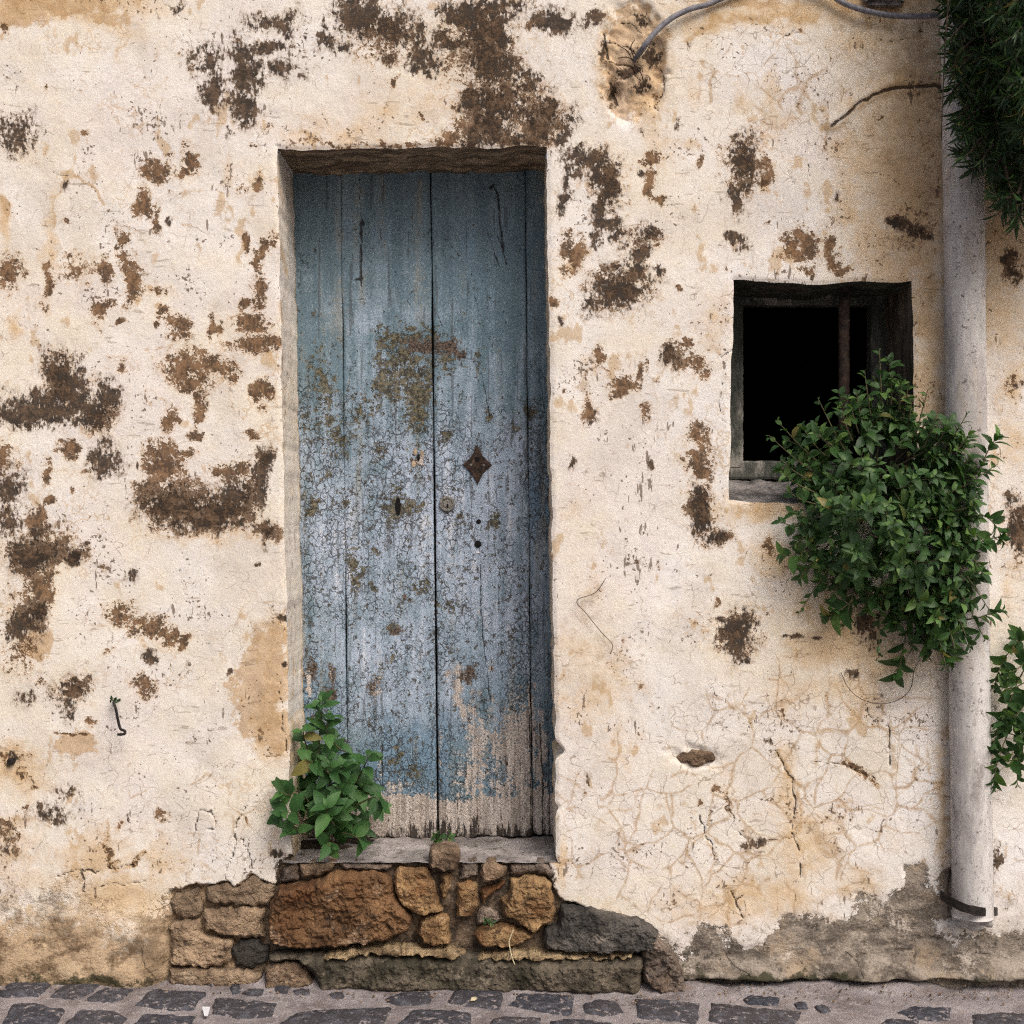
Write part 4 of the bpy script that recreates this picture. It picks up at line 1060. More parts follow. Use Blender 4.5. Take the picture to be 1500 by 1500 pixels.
stone([(988, 1108), (998, 1098), (1022, 1096), (1049, 1100), (1051, 1116), (1034, 1120), (1024, 1125), (1004, 1120), (990, 1117)], ST, -.016, .018, 'stone', amp=.005)
#--DOOR--
# ------------------------------------------------------------------ the door: two leaves of vertical planks
LEAN = .0113
OLIVE = [(560, 500, 14, 20, 0, .9), (600, 500, 40, 22), (590, 545, 34, 40, 0, .95), (610, 590, 16, 40), (560, 560, 16, 22, 0, .9), (625, 560, 12, 30, 0, .8), (470, 560, 14, 40, 0, .75), (480, 600, 14, 50, 0, .7), (505, 640, 22, 40, 0, .65), (450, 610, 10, 24, 0, .6), (530, 600, 18, 30, 0, .6),
         (460, 738, 10, 14), (475, 690, 10, 10, 0, .8), (452, 695, 8, 10, 0, .6), (515, 820, 10, 24, 0, .8), (525, 850, 10, 20, 0, .7), (583, 742, 22, 20), (600, 740, 16, 14, 0, .8), (655, 640, 8, 10, 0, .8), (676, 766, 7, 8), (724, 765, 7, 10), (700, 530, 10, 14, 0, .6),
         (660, 530, 20, 14, 0, .8), (505, 730, 10, 16, 0, .7), (548, 860, 8, 8, 0, .8), (620, 860, 12, 10, 0, .7), (560, 660, 10, 12, 0, .8), (715, 610, 4, 12, -20), (776, 606, 5, 14), (550, 810, 8, 8, 0, .7), (575, 965, 8, 6, 0, .7), (580, 1110, 10, 20, 0, .7), (605, 1130, 8, 16, 0, .6),
         (755, 630, 7, 9, 0, .8), (640, 880, 6, 6), (575, 920, 10, 8, 0, .8), (470, 500, 8, 8, 0, .5), (456, 465, 10, 8, 0, .6), (700, 660, 6, 6, 0, .7), (664, 880, 8, 10, 0, .7)]
BROWNP = [(620, 508, 26, 12), (655, 512, 22, 14), (670, 520, 10, 8), (595, 505, 16, 10, 0, .7), (580, 925, 9, 7, 0, .9), (600, 882, 8, 6, 0, .8), (612, 672, 10, 12, 0, .9), (680, 985, 20, 12, -30, .8), (486, 985, 7, 16), (460, 985, 8, 20, 0, .8), (545, 1010, 10, 16, 0, .8), (485, 1015, 8, 14)]
BARE = [(612, 1200, 90, 32, 0, 1.15), (500, 1215, 70, 34, 0, 1.15), (740, 1200, 90, 32, 0, 1.15), (800, 1205, 40, 34, 0, 1.15), (600, 1215, 80, 30, 0, 1.2), (700, 1215, 80, 30, 0, 1.2), (690, 1050, 12, 60, 0, .72), (700, 1090, 16, 50, 0, .75), (725, 1080, 9, 60, 0, .70), (672, 1020, 10, 40, -15, .75),
        (748, 1090, 18, 50, 0, 1.0), (765, 1110, 14, 70, 0, 1.1), (778, 1060, 8, 50, 0, 1.0), (790, 1110, 8, 60, 0, 1.0), (692, 1130, 26, 36, 0, .75), (646, 1100, 4, 30, 0, .8), (668, 980, 14, 10, -20, .8), (612, 672, 8, 10, 0, .75), (455, 1000, 8, 14, 0, .8), (547, 1015, 8, 16, 0, .7),
        (720, 975, 6, 14, 0, .7), (560, 1120, 5, 30, 0, .5), (700, 900, 3, 30, 0, .5), (740, 1150, 30, 20, 0, .7), (484, 985, 5, 12, 0, .7), (575, 1155, 30, 14, 0, .6)]
CHALK = [(600, 760, 120, 170, 0, 1.0), (700, 800, 90, 200, 0, 1.0), (500, 780, 90, 170, 0, .9), (560, 950, 120, 110, 0, .9), (740, 900, 60, 140, 0, .85), (600, 1050, 70, 60, 0, .7), (640, 600, 180, 110, 0, .6), (520, 470, 90, 60, 0, .4), (675, 730, 30, 60, 0, 1), (660, 1000, 24, 70, 0, .9), (790, 800, 1, 1)]
BLUE = [(610, 1110, 60, 60, 0, .95), (560, 1130, 60, 50, 0, .9), (720, 1140, 50, 40, 0, .9), (650, 1110, 24, 80, 0, .8), (460, 1040, 40, 70, 0, .9), (690, 960, 40, 50, 0, .6), (790, 740, 20, 50, 0, .9), (560, 350, 160, 60, 0, .4), (700, 400, 70, 80, 0, .5), (510, 400, 40, 90, 0, .4), (730, 1010, 30, 60, 0, .6), (700, 520, 40, 70, 0, .4)]
DLINES = [([(527, 260), (528, 330), (529, 350), (529, 420)], 2.6, .75), ([(529, 325), (529, 415)], 3.4, 1.0), ([(530, 322), (533, 329)], 4, 1), ([(522, 410), (530, 408)], 4, 1), ([(512, 438), (545, 439)], 2.4, .6),
          ([(722, 272), (730, 285), (732, 320), (736, 350), (738, 368)], 3.2, 1.0), ([(718, 276), (724, 270)], 4, 1), ([(730, 345), (738, 370), (742, 388)], 2.6, .9), ([(714, 340), (722, 360), (732, 392)], 2.4, .8), ([(700, 390), (712, 425), (716, 470)], 2.2, .7), ([(660, 360), (680, 385)], 2.2, .7), ([(690, 400), (700, 450), (712, 490)], 2.4, .7),
          ([(658, 420), (672, 450), (680, 480)], 2.2, .6), ([(640, 460), (652, 490)], 2.2, .7), ([(705, 545), (712, 580), (718, 610)], 2.6, .8), ([(700, 700), (704, 760)], 2.2, .6), ([(703, 820), (706, 920), (714, 990), (718, 1030)], 2.8, .8), ([(550, 880), (552, 1010), (548, 1060)], 2.4, .7), ([(560, 1090), (561, 1160)], 2.8, .8),
          ([(640, 790), (690, 793), (735, 800), (770, 797)], 2.4, .7), ([(650, 690), (690, 695)], 2.0, .5), ([(775, 1035), (778, 1120), (779, 1225)], 3.0, .9), ([(790, 1060), (794, 1130), (796, 1225)], 3.0, .9), ([(803, 1100), (806, 1225)], 2.6, .8), ([(653, 1160), (654, 1225)], 2.8, .8), ([(536, 1170), (534, 1225)], 2.8, .8)]


def plank(x0, x1, y0, parent, thick=.022, seed=0, top=244, bottom=1227, ragged=2.0):
    """x0, x1: edges (photo columns at row 250); y0: depth of the front face"""
    nu = max(8, int((x1 - x0) / 2.0)); nv = int((bottom - top) / 2.2)
    u = np.linspace(0, 1, nu); v = np.linspace(0, 1, nv)
    UU, VV = np.meshgrid(u, v)
    wob0 = fbm(v * 900, v * 0 + seed, 120, 4, seed) * .9
    wob1 = fbm(v * 900, v * 0 + seed + 9, 120, 4, seed + 5) * .9
    yb = bottom + fbm(u * (x1 - x0), u * 0 + seed, 12, 3, seed + 7) * ragged
    PYp = top + VV * (yb[None, :] - top)
    PXp = (x0 + wob0[:, None]) * (1 - UU) + (x1 + wob1[:, None]) * UU + (PYp - 250) * LEAN
    e = np.minimum(UU, 1 - UU) * (x1 - x0)
    dep = fbm(PXp, PYp * .25, 60, 3, seed + 11) * .0012 + .003 * (1 - sstep(0, 2.4, e))
    wx = PXp + fbm(PXp, PYp, 24, 3, 81) * 5; wy = PYp + fbm(PXp, PYp, 34, 3, 83) * 8
    A_ = np.zeros(PXp.shape + (4,)); B_ = np.zeros_like(A_)
    A_[..., 0] = f_blobs(wx, wy, OLIVE); A_[..., 1] = np.clip(f_blobs(wx, wy, BARE), 0, 1.1); A_[..., 2] = f_blobs(wx, wy, CHALK); A_[..., 3] = f_blobs(wx, wy, BLUE)
    A_[..., 1] = np.maximum(A_[..., 1], sstep(1150, 1178, wy) * 1.05)
    B_[..., 0] = sstep(400, 760, wy + fbm(PXp, PYp, 90, 3, 87) * 110) * .80 + .10
    B_[..., 1] = f_lines(PXp + fbm(PXp, PYp, 14, 2, 85) * 1.0, PYp, DLINES)
    B_[..., 2] = sstep(1185, 1228, PYp) * .8 + .9 * (1 - sstep(0, 1.6, e)) * .9
    B_[..., 3] = f_blobs(wx, wy, BROWNP)
    s = (DIST + y0) / DIST; zc = (BASE - HORIZON) / PPM
    X = (PXp - 750) / PPM * s; Z = zc + (HORIZON - PYp) / PPM * s
    front = np.stack([X, y0 + dep, Z], -1).reshape(-1, 3)
    q = grid_quads(nu, nv, flip=True)
    # sides and back close the board
    idx = np.arange(nu * nv).reshape(nv, nu)
    ring = np.concatenate([idx[0, :], idx[1:, -1], idx[-1, -2::-1], idx[-2:0:-1, 0]])
    bk = front[ring].copy(); bk[:, 1] = y0 + thick
    nb = len(front); m_ = len(ring)
    side = np.stack([ring, np.roll(ring, -1), nb + np.roll(np.arange(m_), -1), nb + np.arange(m_)], -1)
    co = np.concatenate([front, bk])
    me_ = mesh_np('plank', co, np.concatenate([q, side]))
    for nm, arr in (('fa', A_), ('fb', B_)):
        full = np.zeros((len(co), 4)); full[:nb] = arr.reshape(-1, 4); full[nb:, 2 if nm == 'fb' else 0] = .9
        set_attr(me_, nm, full)
    return link('plank', me_, M['door'], parent)


def box(name, c, s, mat, parent=None, bevel=.0):
    bm_ = bmesh.new()
    bmesh.ops.create_cube(bm_, size=1.0)
    for v in bm_.verts:
        v.co = Vector((v.co.x * s[0] + c[0], v.co.y * s[1] + c[1], v.co.z * s[2] + c[2]))
    if bevel:
        bmesh.ops.bevel(bm_, geom=bm_.edges[:], offset=bevel, segments=2, affect='EDGES')
    m = bpy.data.meshes.new(name); bm_.to_mesh(m); bm_.free()
    return link(name, m, mat, parent)


def slab_px(name, quad, y0, y1, mat, parent):
    """board whose front outline is a photo quad at depth y0"""
    f = [P(*q, y0) for q in quad]
    b = [Vector((v.x, y1, v.z)) for v in f]
    return link(name, mesh_py(name, f + b, [(0, 1, 2, 3), (7, 6, 5, 4), (0, 4, 5, 1), (1, 5, 6, 2), (2, 6, 7, 3), (3, 7, 4, 0)], False), mat, parent)


LX = lambda x, py: x + (py - 250) * LEAN
leaf_l = slab_px('door_leaf', [(LX(423, 240), 240), (LX(423, 1230), 1230), (LX(630.6, 1230), 1230), (LX(630.6, 240), 240)], DOOR_Y + .024, DOOR_Y + .045, M['hole'], house)
leaf_r = slab_px('door_leaf', [(LX(630.6, 240), 240), (LX(630.6, 1230), 1230), (LX(824, 1230), 1230), (LX(824, 240), 240)], DOOR_Y + .024, DOOR_Y + .045, M['hole'], house)
leaf_l['label'] = 'left blue door leaf with keyhole and olive peeling patch'
leaf_r['label'] = 'right blue door leaf with diamond lock plate and round cylinder'
plank(423, 499.1, DOOR_Y, leaf_l, seed=3, ragged=1.5)
plank(499.4, 629.6, DOOR_Y - .001, leaf_l, seed=4)
plank(632.2, 768.6, DOOR_Y + .001, leaf_r, seed=5, bottom=1225, ragged=3)
plank(769.2, 818, DOOR_Y + .007, leaf_r, seed=6, bottom=1223)


def disc_px(name, cx, cy, r, y0, depth, mat, parent, prof=((1, 0), (1, .6), (.85, 1), (0, 1)), n=24, sy=1.0):
    """turned fitting lying on the door: prof = (radius, height) pairs"""
    V3, F = [], []
    for k, (pr, ph) in enumerate(prof):
        for i in range(n):
            a = 2 * math.pi * i / n
            q = P(cx + r * pr * math.cos(a), cy + r * sy * pr * math.sin(a), y0)
            V3.append((q.x, y0 - depth * ph, q.z))
    for k in range(len(prof) - 1):
        for i in range(n):
            j = (i + 1) % n
            F.append((k * n + i, k * n + j, (k + 1) * n + j, (k + 1) * n + i))
    m = mesh_py(name, V3, F, False)
    bm_ = bmesh.new(); bm_.from_mesh(m); bmesh.ops.remove_doubles(bm_, verts=bm_.verts[:], dist=1e-6); bmesh.ops.recalc_face_normals(bm_, faces=bm_.faces[:]); bm_.to_mesh(m); bm_.free()
    return link(name, m, mat, parent)


# round cylinder lock: rim, dished face, slotted core
disc_px('lock_cylinder', 655, 738, 11.5, DOOR_Y, .009, M['brass'], leaf_r, ((1.0, -.1), (1.0, .6), (.92, .9), (.72, .9), (.66, .45), (.50, .45), (.46, .8), (.0001, .8)))
disc_px('key_slot', 655.5, 741, 1.6, DOOR_Y - .0074, .001, M['hole'], leaf_r, ((1, 0), (1, .5), (.001, .5)), 8, 2.2)
# diamond lock plate with concave sides
pts = []
tips = [(699, 651), (721, 681), (699.5, 710), (678, 681)]
for i in range(4):
    a, b = Vector(tips[i]), Vector(tips[(i + 1) % 4]); c = Vector((699, 681))
    for k in range(7):
        t = k / 7
        p = a.lerp(b, t); p = p.lerp(c, .17 * math.sin(math.pi * t))
        pts.append(p)
m_ = len(pts)
V3 = [P(p.x, p.y, DOOR_Y) for p in pts]
Vf = []
for v in V3: Vf.append((v.x, DOOR_Y + .004, v.z))
for v in V3: Vf.append((v.x, DOOR_Y - .004, v.z))
for p in pts:
    q = P(*p.lerp(Vector((699, 681)), .14), DOOR_Y); Vf.append((q.x, DOOR_Y - .006, q.z))
F = []
for k in range(2):
    for i in range(m_):
        j = (i + 1) % m_
        F.append((k * m_ + i, (k + 1) * m_ + i, (k + 1) * m_ + j, k * m_ + j))
F.append(tuple(range(2 * m_, 3 * m_)))
me_ = mesh_py('lock_plate', Vf, F, False)
bm_ = bmesh.new(); bm_.from_mesh(me_); bmesh.ops.recalc_face_normals(bm_, faces=bm_.faces[:]); bm_.to_mesh(me_); bm_.free()
link('lock_plate', me_, M['iron_rust'], leaf_r)
disc_px('keyhole', 699, 673, 4, DOOR_Y - .0062, .001, M['hole'], leaf_r, ((1, 0), (1, .4), (.001, .4)), 12)
disc_px('rivet', 690, 681, 2.2, DOOR_Y - .006, .003, M['brass'], leaf_r, ((1, 0), (.7, .8), (.001, 1)), 8)
disc_px('rivet', 709, 682, 2.2, DOOR_Y - .006, .003, M['brass'], leaf_r, ((1, 0), (.7, .8), (.001, 1)), 8)
for (x, y, r) in ((701, 764, 3.6), (700, 797, 5.2)):
    disc_px('bolt_hole', x, y, r, DOOR_Y - .0006, .0012, M['hole'], leaf_r, ((1, -1.5), (1, .3), (.001, .3)), 14)
disc_px('bolt_hole', 700, 809, 3.0, DOOR_Y - .0006, .0012, M['paper'], leaf_r, ((1, -1.5), (1, .3), (.001, .3)), 8, .5)
disc_px('keyhole', 583, 742, 4.2, DOOR_Y - .0018, .0012, M['hole'], leaf_l, ((1, -1.5), (1, .3), (.001, .3)), 18, 3.2)
disc_px('keyhole', 613, 670, 2.2, DOOR_Y - .0018, .0012, M['hole'], leaf_l, ((1, -1.5), (1, .3), (.001, .3)), 12, 2.6)
disc_px('wood_splinter', 608, 662, 3.0, DOOR_Y - .001, .004, M['drypaint'], leaf_l, ((1, -.5), (.8, .6), (.001, 1)), 9, 2.0)
disc_px('wood_splinter', 606, 680, 4.0, DOOR_Y - .001, .003, M['drypaint'], leaf_l, ((1, -.5), (.8, .6), (.001, 1)), 9, 1.4)
disc_px('wood_splinter', 618, 664, 2.2, DOOR_Y - .001, .003, M['drypaint'], leaf_l, ((1, -.5), (.8, .6), (.001, 1)), 9, 2.6)

# ------------------------------------------------------------------ the window: deep grimy opening, wooden frame, one iron bar
WIN_Y = .30
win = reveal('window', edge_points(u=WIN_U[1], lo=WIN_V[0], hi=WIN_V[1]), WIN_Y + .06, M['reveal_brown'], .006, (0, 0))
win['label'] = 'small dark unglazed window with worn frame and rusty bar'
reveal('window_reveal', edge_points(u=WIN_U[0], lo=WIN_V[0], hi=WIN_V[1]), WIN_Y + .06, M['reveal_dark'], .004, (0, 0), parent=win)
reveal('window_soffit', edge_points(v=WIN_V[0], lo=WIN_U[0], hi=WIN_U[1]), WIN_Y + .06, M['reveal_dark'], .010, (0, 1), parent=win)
reveal('window_sill', edge_points(v=WIN_V[1], lo=WIN_U[0], hi=WIN_U[1]), WIN_Y + .01, M['sill'], .008, (0, 1), rise=.075, parent=win, steps=40)


def ragged_board(name, x0, x1, y0_, y1_, ya, yb, mat, parent, amp=1.2):
    """frame member with worn edges; photo outline at depth ya"""
    vert = (y1_ - y0_) > (x1 - x0)
    n = int(max(y1_ - y0_, x1 - x0) / 6)
    V3, F = [], []
    for k in range(n + 1):
        t = k / n
        a = mn.noise(Vector((t * 23, x0, y0_))) * amp + mn.noise(Vector((t * 70, x0, y0_))) * amp * .5
        b = mn.noise(Vector((t * 23, x1 + 50, y1_))) * amp + mn.noise(Vector((t * 70, x1, y1_ + 9))) * amp * .5
        py = y0_ + (y1_ - y0_) * t; px = x0 + (x1 - x0) * t
        pa, pb = ((x0 + a, py), (x1 + b, py)) if vert else ((px, y0_ + a), (px, y1_ + b))
        for (q, y) in ((pa, ya + .004), ((pa[0] * .88 + pb[0] * .12, pa[1] * .88 + pb[1] * .12), ya), ((pa[0] * .12 + pb[0] * .88, pa[1] * .12 + pb[1] * .88), ya), (pb, ya + .004)):
            w = P(*q, ya); V3.append((w.x, y, w.z))
        for q in (pb, pa):
            w = P(*q, ya); V3.append((w.x, yb, w.z))
    for k in range(n):
        for i in range(6):
            j = (i + 1) % 6
            F.append((k * 6 + i, k * 6 + j, (k + 1) * 6 + j, (k + 1) * 6 + i))
    F.append(tuple(range(6))); F.append(tuple(range(n * 6, n * 6 + 6)))
    m = mesh_py(name, V3, F, False)
    b_ = bmesh.new(); b_.from_mesh(m); bmesh.ops.recalc_face_normals(b_, faces=b_.faces[:]); b_.to_mesh(m); b_.free()
    return link(name, m, mat, parent)


ragged_board('frame_rail', 1040, 1320, 420, 447, WIN_Y - .01, WIN_Y + .04, M['frame'], win)
ragged_board('frame_rail', 1036, 1320, 675, 702, WIN_Y - .01, WIN_Y + .04, M['frame'], win)
ragged_board('frame_stile', 1046, 1089, 440, 684, WIN_Y - .013, WIN_Y + .04, M['frame'], win)
ragged_board('frame_stile', 1276, 1312, 440, 684, WIN_Y - .013, WIN_Y + .04, M['frame'], win)
# the dark room behind
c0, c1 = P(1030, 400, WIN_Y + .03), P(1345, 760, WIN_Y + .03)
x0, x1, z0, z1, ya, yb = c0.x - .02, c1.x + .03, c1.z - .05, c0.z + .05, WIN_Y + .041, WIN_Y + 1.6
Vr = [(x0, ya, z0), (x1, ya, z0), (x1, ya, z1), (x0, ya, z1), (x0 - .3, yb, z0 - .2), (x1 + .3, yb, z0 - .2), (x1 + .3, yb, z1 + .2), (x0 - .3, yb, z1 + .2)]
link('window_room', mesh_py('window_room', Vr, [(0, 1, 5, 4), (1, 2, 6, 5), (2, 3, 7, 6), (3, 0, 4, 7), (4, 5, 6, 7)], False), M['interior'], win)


def tube(name, pts, r, mat, parent=None, n=10, caps=True, noise=0.0, **props):
    """pts: Vectors; r: number or list"""
    V3, F = [], []
    rs = r if isinstance(r, (list, tuple)) else [r] * len(pts)
    up = Vector((0, 0, 1))
    for k, p in enumerate(pts):
        t = (pts[min(k + 1, len(pts) - 1)] - pts[max(k - 1, 0)]).normalized()
        ref = up if abs(t.dot(up)) < .95 else Vector((0, 1, 0))
        a = t.cross(ref).normalized(); b = t.cross(a).normalized()
        for i in range(n):
            an = 2 * math.pi * i / n
            d = 1 + (noise * mn.noise(Vector((k * .7, math.cos(an) * 1.5, math.sin(an) * 1.5))) if noise else 0)
            V3.append(p + (a * math.cos(an) + b * math.sin(an)) * rs[k] * d)
    for k in range(len(pts) - 1):
        for i in range(n):
            j = (i + 1) % n
            F.append((k * n + i, k * n + j, (k + 1) * n + j, (k + 1) * n + i))
    if caps:
        F.append(tuple(range(n))[::-1]); F.append(tuple(range((len(pts) - 1) * n, len(pts) * n)))
    m = mesh_py(name, V3, F)
    return link(name, m, mat, parent, **props)


def spline(pts, k=8):
    out = []
    P_ = [pts[0]] + list(pts) + [pts[-1]]
    for i in range(1, len(P_) - 2):
        a, b, c, d = P_[i - 1:i + 3]
        for j in range(k):
            t = j / k
            out.append(.5 * ((2 * b) + (c - a) * t + (2 * a - 5 * b + 4 * c - d) * t * t + (3 * b - a - 3 * c + d) * t ** 3))
    out.append(P_[-2])
    return out


bar_pts = [P(1236.5 - .002 * (y - 410), y, .13) for y in range(400, 742, 6)]
tube('window_bar', bar_pts, .0165, M['rust'], win, 14, noise=.10)
disc_px('bar_hole', 1238, 432, 4, .13 - .018, .002, M['hole'], win, ((1, -2), (1, .4), (.001, .4)), 10, 1.2)

# ------------------------------------------------------------------ drainpipe on the wall
pipe = empty('drainpipe', P(1424, 1340, 0), label='tall grey painted drainpipe running down the wall right of the window', category='drainpipe')
PIPE_Y = -.052
V3, F = [], []
nn, rows = 56, 330
for k in range(rows + 1):
    py = -460 + (1342 + 460) * k / rows
    cx = 1407.5 + (py) * .0130
    for i in range(nn):
        a = 2 * math.pi * i / nn
        c = P(cx, py, PIPE_Y)
        d = Vector((math.cos(a), math.sin(a), 0))
        r = .0575 + .0016 * mn.noise(Vector((math.cos(a) * 1.3, math.sin(a) * 1.3, py * .012))) + .0007 * mn.noise(Vector((math.cos(a) * 6, math.sin(a) * 6, py * .06)))
        if py > 1322:
            r += .0035 * mn.noise(Vector((math.cos(a) * 2, math.sin(a) * 2, py * .2)))
        V3.append(c + d * r)
for k in range(rows):
    for i in range(nn):
        j = (i + 1) % nn
        F.append((k * nn + i, (k + 1) * nn + i, (k + 1) * nn + j, k * nn + j))
F.append(tuple(range(rows * nn, rows * nn + nn)))
child(link('pipe_tube', mesh_py('pipe_tube', V3, F), M['pipe']), pipe)
# iron strap round the foot of the pipe, hanging loose and tilted
sp = []
for k in range(31):
    t = k / 30
    a = math.radians(200 - 20 * 0 + (350 - 200) * t)
    px = 1424 + 41 * math.cos(a); dep = PIPE_Y + .076 * math.sin(a)
    py = 1310 + 30 * t + 10 * math.sin(math.pi * t)
    sp.append(P(1378 + 82 * t, 1311 + 24 * t + 9 * math.sin(math.pi * t), -.01 - .122 * math.sin(math.pi * t) ** .55))
V3, F = [], []
for k, p in enumerate(sp):
    t = (sp[min(k + 1, 30)] - sp[max(k - 1, 0)]).normalized()
    o = Vector((-t.y, t.x, 0)).normalized() * .003
    w = Vector((0, 0, 1)) * (.0125 + .002 * mn.noise(p * 30))
    V3 += [p + o + w, p + o - w, p - o - w, p - o + w]
for k in range(30):
    for i in range(4):
        j = (i + 1) % 4
        F.append((k * 4 + i, k * 4 + j, (k + 1) * 4 + j, (k + 1) * 4 + i))
F += [(3, 2, 1, 0), (120, 121, 122, 123)]
m = mesh_py('pipe_strap', V3, F, False)
child(link('pipe_strap', m, M['iron']), pipe)


def lump(name, px, py, y, r, mat, parent=None, sq=(1, 1, 1), amp=.35, sub=2, **props):
    bm_ = bmesh.new(); bmesh.ops.create_icosphere(bm_, subdivisions=sub, radius=1.0)
    c = P(px, py, y); sd = Vector((px, py, 3))
    for v in bm_.verts:
        k = 1 + amp * mn.noise(v.co * 1.4 + sd) + amp * .5 * mn.noise(v.co * 3.5 + sd)
        v.co = Vector((v.co.x * sq[0], v.co.y * sq[1], v.co.z * sq[2])) * r * k + c
    m = bpy.data.meshes.new(name); bm_.to_mesh(m); bm_.free()
    for p in m.polygons: p.use_smooth = True
    o = link(name, m, mat, None, **props)
    if parent is not None:
        child(o, parent)
    return o


for (px, py, r, s) in ((1410, 1352, .022, (1.1, .8, .7)), (1428, 1355, .024, (1.2, .8, .7)), (1446, 1349, .020, (1, .8, .8)), (1420, 1345, .030, (1.3, 1, .6)), (1438, 1344, .030, (1.2, 1, .6))):
    lump('mortar_lump', px, py, -.03, r, M['pipe'], pipe, s)

# ------------------------------------------------------------------ cable, nail, bolt, twigs, litter
cab = empty('wall_cable', P(930, 90, 0), label='grey electric cable bending up out of the broken plaster channel', category='cable')
cp = spline([P(929, 92, .035), P(933, 84, .0), P(945, 66, -.035), P(962, 45, -.035), P(985, 26, -.03), P(1012, 13, -.025), P(1038, 6, -.02), P(1070, -8, -.02), P(1130, -30, -.02), P(1200, -16, -.02), P(1235, 4, -.02), P(1262, 14, -.022), P(1300, 22, -.024), P(1345, 24, -.024), P(1385, 21, -.022), P(1440, 16, -.010), P(1520, 14, -.01), P(1700, 10, -.01)], 8)
child(tube('cable_sheath', cp, .0082, M['cable'], None, 12), cab)
child(tube('bare_wire', spline([P(931, 90, .01), P(938, 84, -.02), P(946, 74, -.03), P(951, 64, -.03)], 6), .0016, M['straw'], None, 6), cab)
for (a, b, c) in (((932, 92), (920, 84), (905, 85)), ((931, 95), (940, 110), (944, 126)), ((928, 90), (918, 74), (908, 68)), ((930, 88), (924, 70), (930, 58))):
    child(tube('frayed_wire', spline([P(*a, .02), P(*b, -.006), P(*c, .002)], 8), .0015, M['twig'], None, 6), cab)
box('conduit', P(1295, -20, -.012), (.118, .04, .115), M['sill'], None, .012)
bpy.data.objects['conduit']['label'] = 'short grey box of conduit above the cable at the top edge'
bpy.data.objects['conduit']['category'] = 'conduit'

tube('iron_nail', spline([P(167, 1026, .02), P(167, 1030, -.03), P(170, 1040, -.036), P(174, 1060, -.038), P(177, 1068, -.04), P(183, 1071, -.046), P(182, 1075, -.05), P(172, 1076, -.05)], 7), .0042, M['iron'], None, 8,
     label='bent black iron hook sticking out of the left wall', category='hook')
disc_px('iron_bolt', 17, 1115, 5.5, .0, .016, M['iron'], None, ((1, -.3), (1, .6), (.7, 1), (.001, 1)), 14)
bpy.data.objects['iron_bolt']['label'] = 'small round black bolt head in the wall at the left edge'
bpy.data.objects['iron_bolt']['category'] = 'bolt'
tw = tube('dry_twig', spline([P(888, 846, -.010), P(872, 868, -.014), P(845, 880, -.02), P(860, 900, -.018), P(880, 925, -.014), P(896, 942, -.014), P(897, 950, -.014), P(894, 958, -.010)], 8), .0011, M['twig'], None, 6,
          label='thin dark bent twig clinging to the wall right of the door', category='twig')
tube('dry_tendril', spline([P(1232, 985, -.010), P(1243, 1008, -.018), P(1262, 1024, -.022), P(1290, 1031, -.024), P(1318, 1024, -.026), P(1334, 1008, -.03), P(1340, 980, -.03), P(1352, 960, -.04)], 8), .0011, M['twig'], None, 6,
     label='thin looping dry stem hanging below the window plant', category='tendril')
tube('dry_straw', spline([P(752, 1362, -.06), P(746, 1378, -.062), P(747, 1390, -.064), P(750, 1402, -.066), P(754, 1413, -.064)], 6), .0016, M['straw'], None, 6,
     label='pale thin straw caught on the footing under the step', category='straw')
# litter on the street
def scrap(px, py, pts, mat, label, name):
    c = ground_pt(px, py, .0)
    V3 = [];
    for (a, b) in pts:
        g = tilt(ground_pt(px + a, py + b, .012 + .004 * random.random())); V3.append(g)
    n_ = len(V3); V3 += [v - Vector((0, 0, .0015)) for v in V3]
    F = [tuple(range(n_)), tuple(range(2 * n_ - 1, n_ - 1, -1))] + [(i, i + n_, (i + 1) % n_ + n_, (i + 1) % n_) for i in range(n_)]
    link(name, mesh_py(name, V3, F, False), mat, None, label=label, category='litter')


scrap(302, 1492, [(-6, -6), (6, -5), (4, 3), (2, 9), (-3, 8)], M['paper'], 'small white paper scrap lying on the street cobbles', 'paper_scrap')
scrap(693, 1470, [(-4, 4), (-2, -2), (4, -3), (6, 1), (2, 3)], M['straw'], 'pale yellow leaf scrap on a dark cobble under the step', 'leaf_scrap')
#--PLANTS--
# ------------------------------------------------------------------ plants: every leaf has a folded, pointed blade
def leaf_mesh(name, wid, fold, droop, twist=0.0, peak=.8, ts=(0.0, .10, .26, .45, .65, .84, 1.0)):
    V3, F = [], []
    for t in ts:
        w = wid * max(0.0, math.sin(math.pi * t ** peak)) ** .85 + (.012 if t < .05 else 0)
        z = -droop * t * t + .10 * math.sin(math.pi * t) * droop
        tw_ = twist * t
        for s in (-1, 0, 1):
            V3.append(Vector((t, s * w, z + abs(s) * w * fold + s * tw_ * w)))
    for k in range(len(ts) - 1):
        for s in range(2):
            a = k * 3 + s
            F.append((a, a + 3, a + 4, a + 1))
    m = mesh_py(name, V3, F)
    return m, [v.copy() for v in V3], F


LEAVES = {'broad': [leaf_mesh('leaf_blade', w, f, d, t) for (w, f, d, t) in ((.25, .35, .22, .1), (.28, .25, .35, -.2), (.22, .45, .15, .2), (.26, .30, .45, .0), (.24, .5, .3, -.3))],
          'low': [leaf_mesh('leaf_blade', w, f, d, t, .74) for (w, f, d, t) in ((.26, .30, .25, .1), (.28, .22, .30, -.15), (.24, .40, .2, .2), (.27, .28, .4, 0))],
          'needle': [leaf_mesh('needle_blade', w, f, d, t, 1.0, (0.0, .35, .7, 1.0)) for (w, f, d, t) in ((.075, .3, .25, .1), (.060, .3, .05, 0), (.080, .2, .4, -.3))]}


